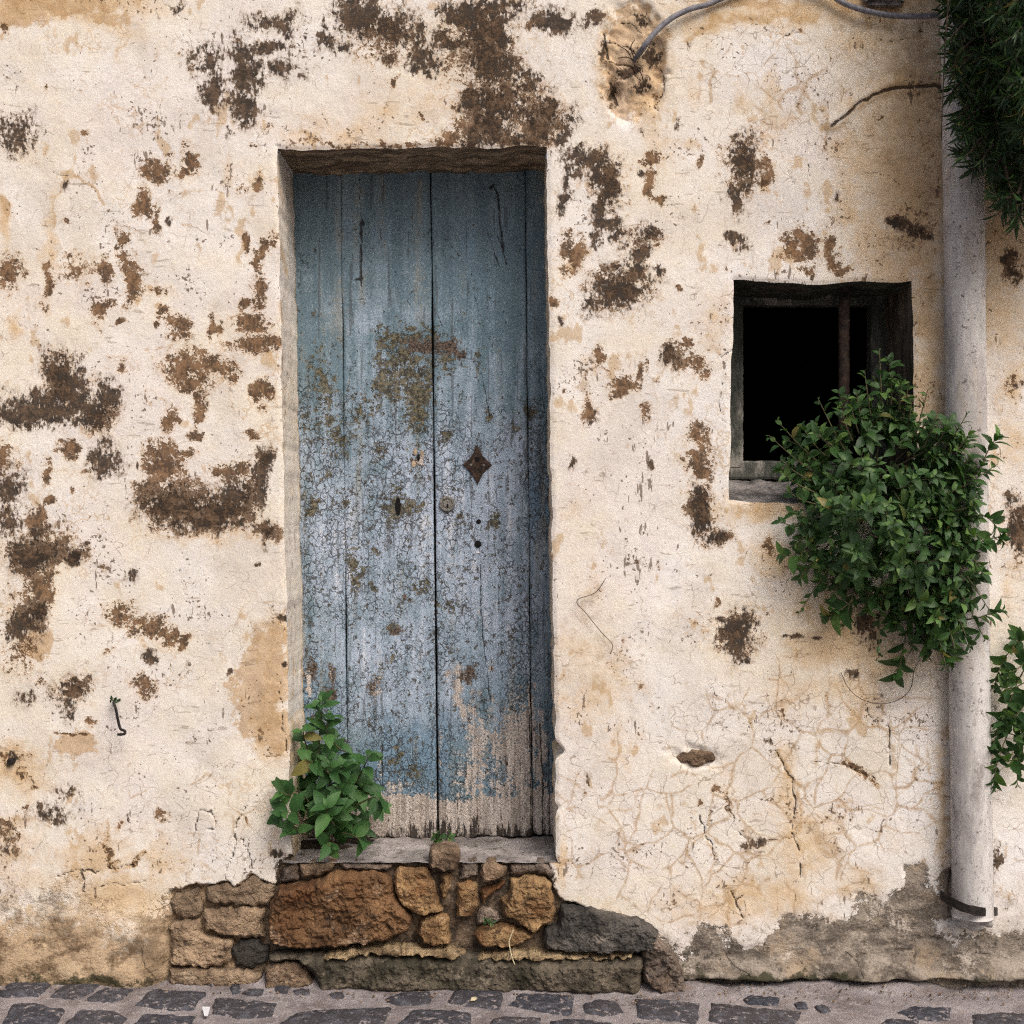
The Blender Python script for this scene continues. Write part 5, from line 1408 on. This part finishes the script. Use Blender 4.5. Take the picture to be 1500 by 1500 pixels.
def frame_m(pos, d, nrm, L):
    x = d.normalized()
    z = (nrm - x * nrm.dot(x))
    if z.length < 1e-4:
        z = Vector((0, -1, .2)) - x * Vector((0, -1, .2)).dot(x)
    z.normalize(); y = z.cross(x)
    return Matrix(((x.x * L, y.x * L, z.x * L, pos.x), (x.y * L, y.y * L, z.y * L, pos.y), (x.z * L, y.z * L, z.z * L, pos.z), (0, 0, 0, 1)))


def shoot(path, nl, L, leaves, rnd, spread=62, start=.15, face=Vector((0, -1, .55)), facew=.45):
    """leaves in turning pairs along a stem path, the biggest in the middle, a small rosette at the tip"""
    ph = rnd.uniform(0, 6.28)
    for i in range(nl):
        t = start + (1 - start) * (i / max(1, nl - 1)) ** .8
        f = t * (len(path) - 1); k = min(int(f), len(path) - 2); p = path[k].lerp(path[k + 1], f - k)
        ax = (path[k + 1] - path[k]).normalized()
        u = ax.orthogonal().normalized(); v = ax.cross(u)
        a = ph + i * (math.pi + .0) + (i // 2) * 1.45 + rnd.uniform(-.35, .35)
        rad = u * math.cos(a) + v * math.sin(a)
        sp_ = math.radians(spread * (1.08 - .55 * t) + rnd.uniform(-14, 14))
        d = ax * math.cos(sp_) + rad * math.sin(sp_)
        d.z -= .18 * rnd.random()
        nrm = (ax * math.sin(sp_) - rad * math.cos(sp_)) * (1 - facew) + face * facew + Vector((rnd.uniform(-.25, .25),) * 3)
        size = L * (.55 + .6 * math.sin(math.pi * min(1, (.25 + .75 * t))) ** .8) * rnd.uniform(.75, 1.12)
        if t > .93:
            size *= .6
        leaves.append((p + rad * .002, d, nrm, size))


def build_leaves(plant, leaves, kind, mat, single=300, rnd=random):
    """the nearest leaves are pieces of their own, the rest is one mass"""
    leaves = sorted(leaves, key=lambda l: l[0].y - .3 * l[3])
    meshes = []
    for (m, vs3, fs) in LEAVES[kind]:
        mm = m.copy(); mm.materials.append(mat); meshes.append(mm)
    for (p, d, nr, L) in leaves[:single]:
        o = bpy.data.objects.new('leaf', rnd.choice(meshes)); COL.objects.link(o)
        o.parent = plant
        o.matrix_parent_inverse = Matrix.Translation(-Vector(plant.location))
        o.matrix_basis = frame_m(p, d, nr, L)
    rest = leaves[single:]
    if rest:
        co, fc, rv = [], [], []
        for (p, d, nr, L) in rest:
            m, vs3, fs = rnd.choice(LEAVES[kind])
            T = frame_m(p, d, nr, L); b = len(co); r = rnd.random()
            co += [T @ v for v in vs3]; fc += [tuple(b + i for i in f) for f in fs]; rv += [r] * len(vs3)
        me_ = mesh_py('foliage', co, fc)
        at = me_.attributes.new('rnd', 'FLOAT', 'POINT'); at.data.foreach_set('value', rv)
        child(link('foliage', me_, mat, None, kind='stuff'), plant)


def stems(plant, paths, r, mat):
    for p in paths:
        child(tube('stem', p, [r * (1 - .6 * i / (len(p) - 1)) for i in range(len(p))], mat, None, 6), plant)


def stems_joined(plant, paths, r, mat):
    V3, F = [], []
    for pts in paths:
        n = 5
        for k, p in enumerate(pts):
            t = (pts[min(k + 1, len(pts) - 1)] - pts[max(k - 1, 0)]).normalized()
            a = t.orthogonal().normalized(); b = t.cross(a)
            rr = r * (1 - .6 * k / (len(pts) - 1))
            base = len(V3)
            for i in range(n):
                an = 2 * math.pi * i / n
                V3.append(p + (a * math.cos(an) + b * math.sin(an)) * rr)
            if k:
                for i in range(n):
                    j = (i + 1) % n
                    F.append((base - n + i, base - n + j, base + j, base + i))
    child(link('side_stems', mesh_py('side_stems', V3, F), mat, None, kind='stuff'), plant)


def dist_edge(x, y, poly):
    best = 1e9
    for i in range(len(poly)):
        x0, y0 = poly[i]; x1, y1 = poly[(i + 1) % len(poly)]
        t = max(0, min(1, ((x - x0) * (x1 - x0) + (y - y0) * (y1 - y0)) / ((x1 - x0) ** 2 + (y1 - y0) ** 2 + 1e-9)))
        best = min(best, math.hypot(x - x0 - t * (x1 - x0), y - y0 - t * (y1 - y0)))
    return best


# --- big herb growing out of the window sill
rw = random.Random(5)
wp = empty('window_plant', P(1270, 735, .05), label='bushy green leafy plant spilling over the sill of the small window', category='plant')
MASS = [(1300, 560), (1325, 575), (1335, 620), (1375, 632), (1405, 640), (1418, 690), (1424, 760), (1428, 840), (1415, 905), (1388, 945), (1345, 935), (1300, 890), (1262, 872), (1215, 852), (1180, 815), (1185, 770), (1172, 720), (1160, 680), (1180, 648), (1215, 640), (1245, 612), (1262, 590)]
root = P(1285, 725, .02)
leaves, paths = [], []
tries = 0
while len(paths) < 185 and tries < 9000:
    tries += 1
    x, y = rw.uniform(1140, 1435), rw.uniform(555, 950)
    if not in_poly(x, y, MASS):
        continue
    e = dist_edge(x, y, MASS)
    bulge = min(1, e / 90) ** .7
    yy = .0 - (.03 + .24 * bulge) * rw.uniform(.35, 1.0)
    if y < 735 and x < 1337:
        yy += .07
    if x > 1372:
        yy = min(yy, -.12 - .05 * rw.random())
    c = P(x, y, yy)
    out = Vector(((x - 1285) / 150, -.75, (735 - y) / 210 + .30)) + Vector((rw.uniform(-.35, .35), rw.uniform(-.3, .2), rw.uniform(-.3, .35)))
    out.normalize()
    Ls = rw.uniform(.05, .085)
    p0, p1 = c - out * Ls * .6, c + out * Ls * .4
    path = spline([p0, (p0 + p1) / 2 + Vector((rw.uniform(-.01, .01), 0, -.006)), p1], 3)
    paths.append(path)
    shoot(path, rw.choice((7, 8, 9, 10)), rw.uniform(.030, .050), leaves, rw, spread=74, facew=.55)
inner = 0
while inner < 80:
    x, y = rw.uniform(1150, 1430), rw.uniform(600, 945)
    if not in_poly(x, y, MASS) or dist_edge(x, y, MASS) < 10:
        continue
    inner += 1
    yy = (-.035 - .03 * rw.random()) if x < 1365 else -.125
    c = P(x, y, yy + (.05 if y < 735 and x < 1337 else 0))
    out = Vector((rw.uniform(-.7, .7), -.5, rw.uniform(-.5, .7))).normalized()
    path = spline([c - out * .03, c, c + out * .03], 3)
    paths.append(path)
    shoot(path, 8, rw.uniform(.040, .056), leaves, rw)
# the sprigs that stand clear of the mass
SPRIGS = [([(1290, 640, .03), (1300, 585, .02), (1303, 545, .0), (1302, 527, -.02)], 14, .050), ([(1250, 640, .0), (1238, 600, -.02), (1228, 572, -.04)], 12, .038), ([(1270, 640, 0), (1262, 600, -.02), (1256, 578, -.03)], 12, .042), ([(1200, 680, -.02), (1178, 655, -.04), (1152, 645, -.06)], 9, .036),
          ([(1230, 660, -.05), (1208, 645, -.09), (1192, 634, -.12)], 7, .056), ([(1200, 760, -.05), (1165, 770, -.08), (1142, 764, -.10)], 9, .040), ([(1200, 800, -.06), (1165, 812, -.09), (1146, 812, -.10)], 9, .050), ([(1360, 660, -.10), (1380, 630, -.14), (1395, 616, -.16)], 10, .050),
          ([(1400, 720, -.14), (1432, 690, -.16), (1450, 655, -.17), (1464, 638, -.18)], 16, .052), ([(1405, 760, -.14), (1440, 755, -.16), (1462, 775, -.17), (1470, 798, -.17)], 13, .046), ([(1390, 830, -.13), (1425, 800, -.16), (1450, 790, -.17), (1468, 785, -.17)], 11, .046),
          ([(1395, 910, -.12), (1432, 905, -.15), (1452, 898, -.16), (1470, 894, -.16)], 10, .046), ([(1380, 930, -.10), (1386, 955, -.13), (1392, 972, -.13)], 9, .050), ([(1270, 850, -.05), (1248, 880, -.07), (1228, 895, -.08), (1212, 905, -.08)], 12, .060),
          ([(1335, 900, -.06), (1325, 940, -.07), (1318, 975, -.07), (1312, 992, -.07)], 13, .060), ([(1230, 840, -.05), (1212, 855, -.07), (1200, 848, -.07)], 7, .050), ([(1300, 880, -.06), (1282, 872, -.08), (1262, 862, -.10)], 8, .052), ([(1345, 920, -.08), (1360, 945, -.10), (1372, 950, -.10)], 8, .052),
          ([(1320, 620, .0), (1318, 590, -.02), (1322, 560, -.02)], 11, .046), ([(1410, 860, -.12), (1432, 845, -.15), (1440, 838, -.16)], 8, .044), ([(1340, 650, -.05), (1350, 628, -.10), (1362, 618, -.12)], 9, .046), ([(1165, 700, -.04), (1150, 690, -.05), (1143, 680, -.06)], 7, .036)]
for k in range(len(MASS)):
    for f in (.25, .75):
        a_, b_ = MASS[k], MASS[(k + 1) % len(MASS)]
        x, y = a_[0] + (b_[0] - a_[0]) * f, a_[1] + (b_[1] - a_[1]) * f
        ox, oy = x - 1300, y - 770
        l_ = math.hypot(ox, oy); ox, oy = ox / l_, oy / l_
        if y > 760:
            oy += .5
        r_ = rw.choice((8, 14, 22, 34, 48))
        if x - 30 < 1337 and y < 600 and ox > 0:
            r_ *= .4
        yb_ = -.15 if x > 1360 else -.05
        SPRIGS.append(([(x - ox * 30, y - oy * 30, yb_), (x, y, yb_ - .02), (x + ox * r_, y + oy * r_ - (6 if y < 760 else -6), yb_ - .03)], rw.randint(6, 10), rw.uniform(.030, .048)))
main = []
for pts, nl, L in SPRIGS:
    path = spline([P(*q) for q in pts], 5)
    main.append(path)
    shoot(path, nl, L, leaves, rw, spread=70, start=.25)
# woody stems from the sill into the mass
for k in range(26):
    q = rw.choice(paths)[0]
    mid = root.lerp(q, .5) + Vector((0, -.03, .03))
    main.append(spline([root + Vector((rw.uniform(-.12, .1), rw.uniform(0, .05), 0)), mid, q], 5))
stems(wp, main, .0028, M['stem'])
stems_joined(wp, paths, .0018, M['stem'])
build_leaves(wp, leaves, 'broad', M['leaf'], 300, rw)

# --- herb at the foot of the door
rd = random.Random(9)
dp = empty('doorstep_plant', P(480, 1240, .18), label='bright green leafy plant growing on the left end of the doorstep', category='plant')
DMASS = [(452, 1075), (480, 1065), (515, 1080), (538, 1105), (548, 1140), (552, 1170), (540, 1205), (520, 1225), (480, 1235), (448, 1225), (440, 1190), (438, 1150), (440, 1105)]
leaves, paths, main = [], [], []
droot = P(478, 1238, .17)
tries = 0
while len(paths) < 40 and tries < 4000:
    tries += 1
    x, y = rd.uniform(430, 560), rd.uniform(1060, 1240)
    if not in_poly(x, y, DMASS):
        continue
    e = dist_edge(x, y, DMASS)
    yy = .20 - .22 * min(1, e / 45) * rd.uniform(.3, 1)
    c = P(x, y, yy)
    out = Vector(((x - 490) / 120, -.8, (1190 - y) / 240 + .35)) + Vector((rd.uniform(-.3, .3), rd.uniform(-.2, .2), rd.uniform(-.2, .3)))
    out.normalize()
    Ls = rd.uniform(.05, .09)
    p0, p1 = c - out * Ls * .6, c + out * Ls * .4
    path = spline([p0, (p0 + p1) / 2 + Vector((0, 0, -.006)), p1], 3)
    paths.append(path)
    shoot(path, rd.choice((6, 7, 8)), rd.uniform(.042, .066), leaves, rd, spread=80, facew=.62)
DS = [([(478, 1235, .17), (470, 1150, .10), (468, 1080, .06), (472, 1036, .05), (471, 1026, .04)], 16, .062, .25), ([(470, 1200, .10), (440, 1160, -.02), (425, 1165, -.07), (412, 1160, -.09)], 10, .066, .45), ([(470, 1220, .10), (440, 1200, -.03), (422, 1190, -.08), (410, 1196, -.10)], 10, .066, .45), ([(465, 1225, .10), (440, 1220, -.02), (425, 1205, -.07)], 7, .064, .5),
      ([(500, 1150, .05), (468, 1120, -.03), (458, 1115, -.06)], 7, .078, .6), ([(520, 1180, .05), (548, 1168, -.02), (558, 1176, -.03)], 8, .060, .4), ([(500, 1100, .08), (478, 1072, .04), (485, 1048, .04)], 8, .060, .3), ([(490, 1210, .0), (480, 1192, -.06), (478, 1180, -.09)], 8, .070, .4), ([(500, 1220, .05), (520, 1225, -.02), (532, 1236, -.03)], 7, .058, .4), ([(470, 1225, .05), (478, 1235, -.02), (484, 1240, -.03)], 6, .058, .4),
      ([(520, 1150, .10), (535, 1120, .05), (540, 1105, .04)], 8, .062, .3), ([(455, 1110, .10), (445, 1080, .04), (446, 1068, .03)], 6, .062, .4)]
for pts, nl, L, st in DS:
    path = spline([P(*q) for q in pts], 5)
    main.append(path)
    shoot(path, nl, L, leaves, rd, spread=80, start=st, facew=.62)
for k in range(8):
    q = rd.choice(paths)[0]
    main.append(spline([droot + Vector((rd.uniform(-.04, .06), rd.uniform(-.02, .03), 0)), droot.lerp(q, .5) + Vector((0, -.01, .02)), q], 5))
stems(dp, main, .0028, M['stem'])
stems_joined(dp, paths, .0018, M['stem'])
lump('soil_clump', 468, 1240, .19, .055, M['soil'], dp, (1.5, .9, .32), .5, 3)
lump('soil_clump', 520, 1233, .25, .030, M['soil'], dp, (1.8, .8, .35), .5, 3)
build_leaves(dp, leaves, 'low', M['leaf_low'], 300, rd)

# --- hanging plant at the right edge, below the window
rr_ = random.Random(21)
hp = empty('trailing_plant', P(1500, 930, -.03), label='small trailing leafy plant against the wall right of the drainpipe', category='plant')
leaves, main = [], []
for pts, nl, L in [([(1530, 900, -.02), (1500, 930, -.05), (1478, 955, -.07), (1462, 985, -.08), (1455, 1010, -.08)], 18, .050), ([(1530, 940, -.02), (1498, 985, -.06), (1478, 1030, -.09), (1460, 1075, -.09), (1452, 1100, -.09)], 22, .050),
                   ([(1540, 980, -.02), (1510, 1040, -.06), (1492, 1100, -.08), (1490, 1150, -.08)], 20, .048), ([(1500, 1020, -.04), (1470, 1090, -.08), (1458, 1130, -.09), (1455, 1155, -.09)], 20, .044), ([(1560, 950, -.03), (1545, 1020, -.06), (1540, 1080, -.07)], 16, .05),
                   ([(1500, 925, -.03), (1496, 940, -.07), (1488, 935, -.09)], 8, .046), ([(1500, 1000, -.04), (1480, 1010, -.09), (1470, 1005, -.10)], 10, .046), ([(1500, 1080, -.04), (1480, 1075, -.08), (1472, 1070, -.09)], 10, .044), ([(1600, 900, -.03), (1590, 1000, -.06), (1580, 1060, -.07)], 18, .05), ([(1520, 1060, -.04), (1500, 1075, -.08), (1490, 1060, -.09)], 10, .044),
                   ([(1520, 1000, -.04), (1496, 1040, -.10), (1484, 1050, -.11)], 10, .046), ([(1515, 960, -.04), (1490, 980, -.09), (1478, 985, -.10)], 10, .046), ([(1505, 1020, -.04), (1480, 1060, -.09), (1465, 1050, -.10)], 10, .044), ([(1505, 1100, -.04), (1478, 1115, -.08), (1466, 1108, -.09)], 9, .042)]:
    path = spline([P(*q) for q in pts], 5)
    main.append(path); shoot(path, nl, L, leaves, rr_, spread=72, start=.1)
stems(hp, main, .0022, M['stem'])
build_leaves(hp, leaves, 'broad', M['leaf'], 300, rr_)

# --- dark narrow-leaved shrub hanging down from above at the top right
rs_ = random.Random(33)
ns = empty('hanging_shrub', P(1560, -300, -.1), label='dark narrow-leaved shrub hanging down over the drainpipe at top right', category='shrub')
NMASS = [(1378, -420), (1386, 20), (1402, 90), (1412, 150), (1424, 205), (1446, 236), (1462, 262), (1470, 300), (1500, 300), (1560, 310), (1700, 260), (1900, -100), (1900, -420)]
leaves, paths, main = [], [], []
tries = 0
while len(paths) < 2100 and tries < 60000:
    tries += 1
    x, y = rs_.uniform(1376, 1700), rs_.uniform(-420, 310)
    if not in_poly(x, y, NMASS):
        continue
    e = dist_edge(x, y, NMASS)
    yy = -.12 - rs_.random() * (.06 + .34 * min(1, e / 90))
    c = P(x, y, yy)
    out = Vector((-.55 + rs_.uniform(-.5, .6), -.55 + rs_.uniform(-.4, .4), -.75 + rs_.uniform(-.4, .9))).normalized()
    Ls = rs_.uniform(.06, .12)
    p0, p1 = c - out * Ls * .7, c + out * Ls * .3 + Vector((0, 0, -.01))
    path = spline([p0, (p0 + p1) / 2 + Vector((0, 0, .008)), p1], 3)
    paths.append(path)
    shoot(path, rs_.randint(13, 20), rs_.uniform(.036, .058), leaves, rs_, spread=48, start=.05, facew=.15)
for pts in ([(1470, 230, -.30), (1478, 270, -.34), (1490, 300, -.36), (1484, 325, -.37)], [(1500, 240, -.30), (1492, 280, -.34), (1470, 290, -.36), (1448, 280, -.36)], [(1500, 270, -.3), (1496, 310, -.34), (1488, 332, -.36)], [(1430, 150, -.22), (1410, 165, -.26), (1398, 185, -.27)],
            [(1440, 200, -.22), (1420, 225, -.26), (1402, 222, -.27)], [(1420, 110, -.2), (1402, 125, -.24), (1392, 140, -.25)], [(1440, 225, -.22), (1432, 240, -.26), (1424, 250, -.27)]):
    path = spline([P(*q) for q in pts], 5); main.append(path)
    shoot(path, 26, .052, leaves, rs_, spread=50, start=.05, facew=.15)
for k in range(26):
    q = rs_.choice([(1392, 40), (1400, 90), (1412, 140), (1418, 180), (1424, 210), (1435, 230), (1448, 242), (1462, 262), (1478, 290), (1492, 300), (1520, 305)])
    x, y = q[0] + rs_.uniform(-4, 14), q[1] + rs_.uniform(-15, 10)
    d_ = rs_.uniform(14, 34); lx = -rs_.uniform(.1, .9) if y < 240 else rs_.uniform(-.7, .4)
    path = spline([P(x + 25, y - 25, -.25), P(x, y, -.30), P(x + lx * d_, y + d_ * .6, -.33)], 5); main.append(path)
    shoot(path, rs_.randint(12, 20), rs_.uniform(.036, .055), leaves, rs_, spread=54, start=.15, facew=.2)
for k in range(14):
    x = rs_.uniform(1390, 1700)
    main.append(spline([P(x + 60, -420, -.3), P(x + 30, -200, -.33), P(x + rs_.uniform(-10, 40), 0, -.32), P(x + rs_.uniform(-20, 30), rs_.uniform(60, 220), -.28)], 5))
for p in main:
    child(tube('branch', p, [.0045 * (1 - .7 * i / (len(p) - 1)) for i in range(len(p))], M['twig'], None, 6), ns)
stems_joined(ns, paths, .0016, M['twig'])
build_leaves(ns, leaves, 'needle', M['needle'], 0, rs_)

# --- small weeds
def weed(px, py, y, k, L, label, seed, mat=None, name='weed'):
    r_ = random.Random(seed)
    w = empty(name, P(px, py, y), label=label, category='weed')
    lv, mp = [], []
    for i in range(k):
        a = r_.uniform(-1, 1)
        p0 = P(px, py, y)
        p1 = p0 + Vector((a * L * 1.0, -L * r_.uniform(.1, .6), L * r_.uniform(.3, 1.0)))
        path = spline([p0, p0.lerp(p1, .5) + Vector((0, 0, .005)), p1], 3)
        mp.append(path); shoot(path, 5, L * .8, lv, r_, spread=70, start=.3)
    stems(w, mp, .0012, M['stem'])
    build_leaves(w, lv, 'broad', mat or M['leaf'], 300, r_)


weed(650, 1236, .20, 7, .030, 'tiny green weed in the crack of the doorstep between the leaves', 3)
weed(717, 1356, -.03, 3, .020, 'tiny weed sprouting between the rubble stones of the step', 4)
weed(168, 1030, -.02, 5, .014, 'tiny dark tuft of moss on the iron hook', 6, M['needle'])

rg = random.Random(55)
V3, F = [], []
for k in range(420):
    x = rg.uniform(-1.7, 1.7); y = -.012 - abs(rg.gauss(0, .05)); r = rg.uniform(.0015, .0055)
    if -.72 < x < .52:
        y -= .055
    b = len(V3); z = -.011 * x + r * .4 + .004 + .02 * max(0, 1 + y / .045)
    ax = [Vector((rg.uniform(.6, 1.3) * r, 0, 0)), Vector((0, rg.uniform(.6, 1.3) * r, 0)), Vector((0, 0, rg.uniform(.4, .9) * r))]
    c = Vector((x, y, z))
    V3 += [c + ax[0], c + ax[1], c - ax[0], c - ax[1], c + ax[2], c - ax[2]]
    for i in range(4):
        j = (i + 1) % 4
        F += [(b + i, b + j, b + 4), (b + j, b + i, b + 5)]
link('grit', mesh_py('grit', V3, F, False), M['stone_tan'], None, kind='stuff', label='loose tan grit swept along the foot of the wall', category='grit')
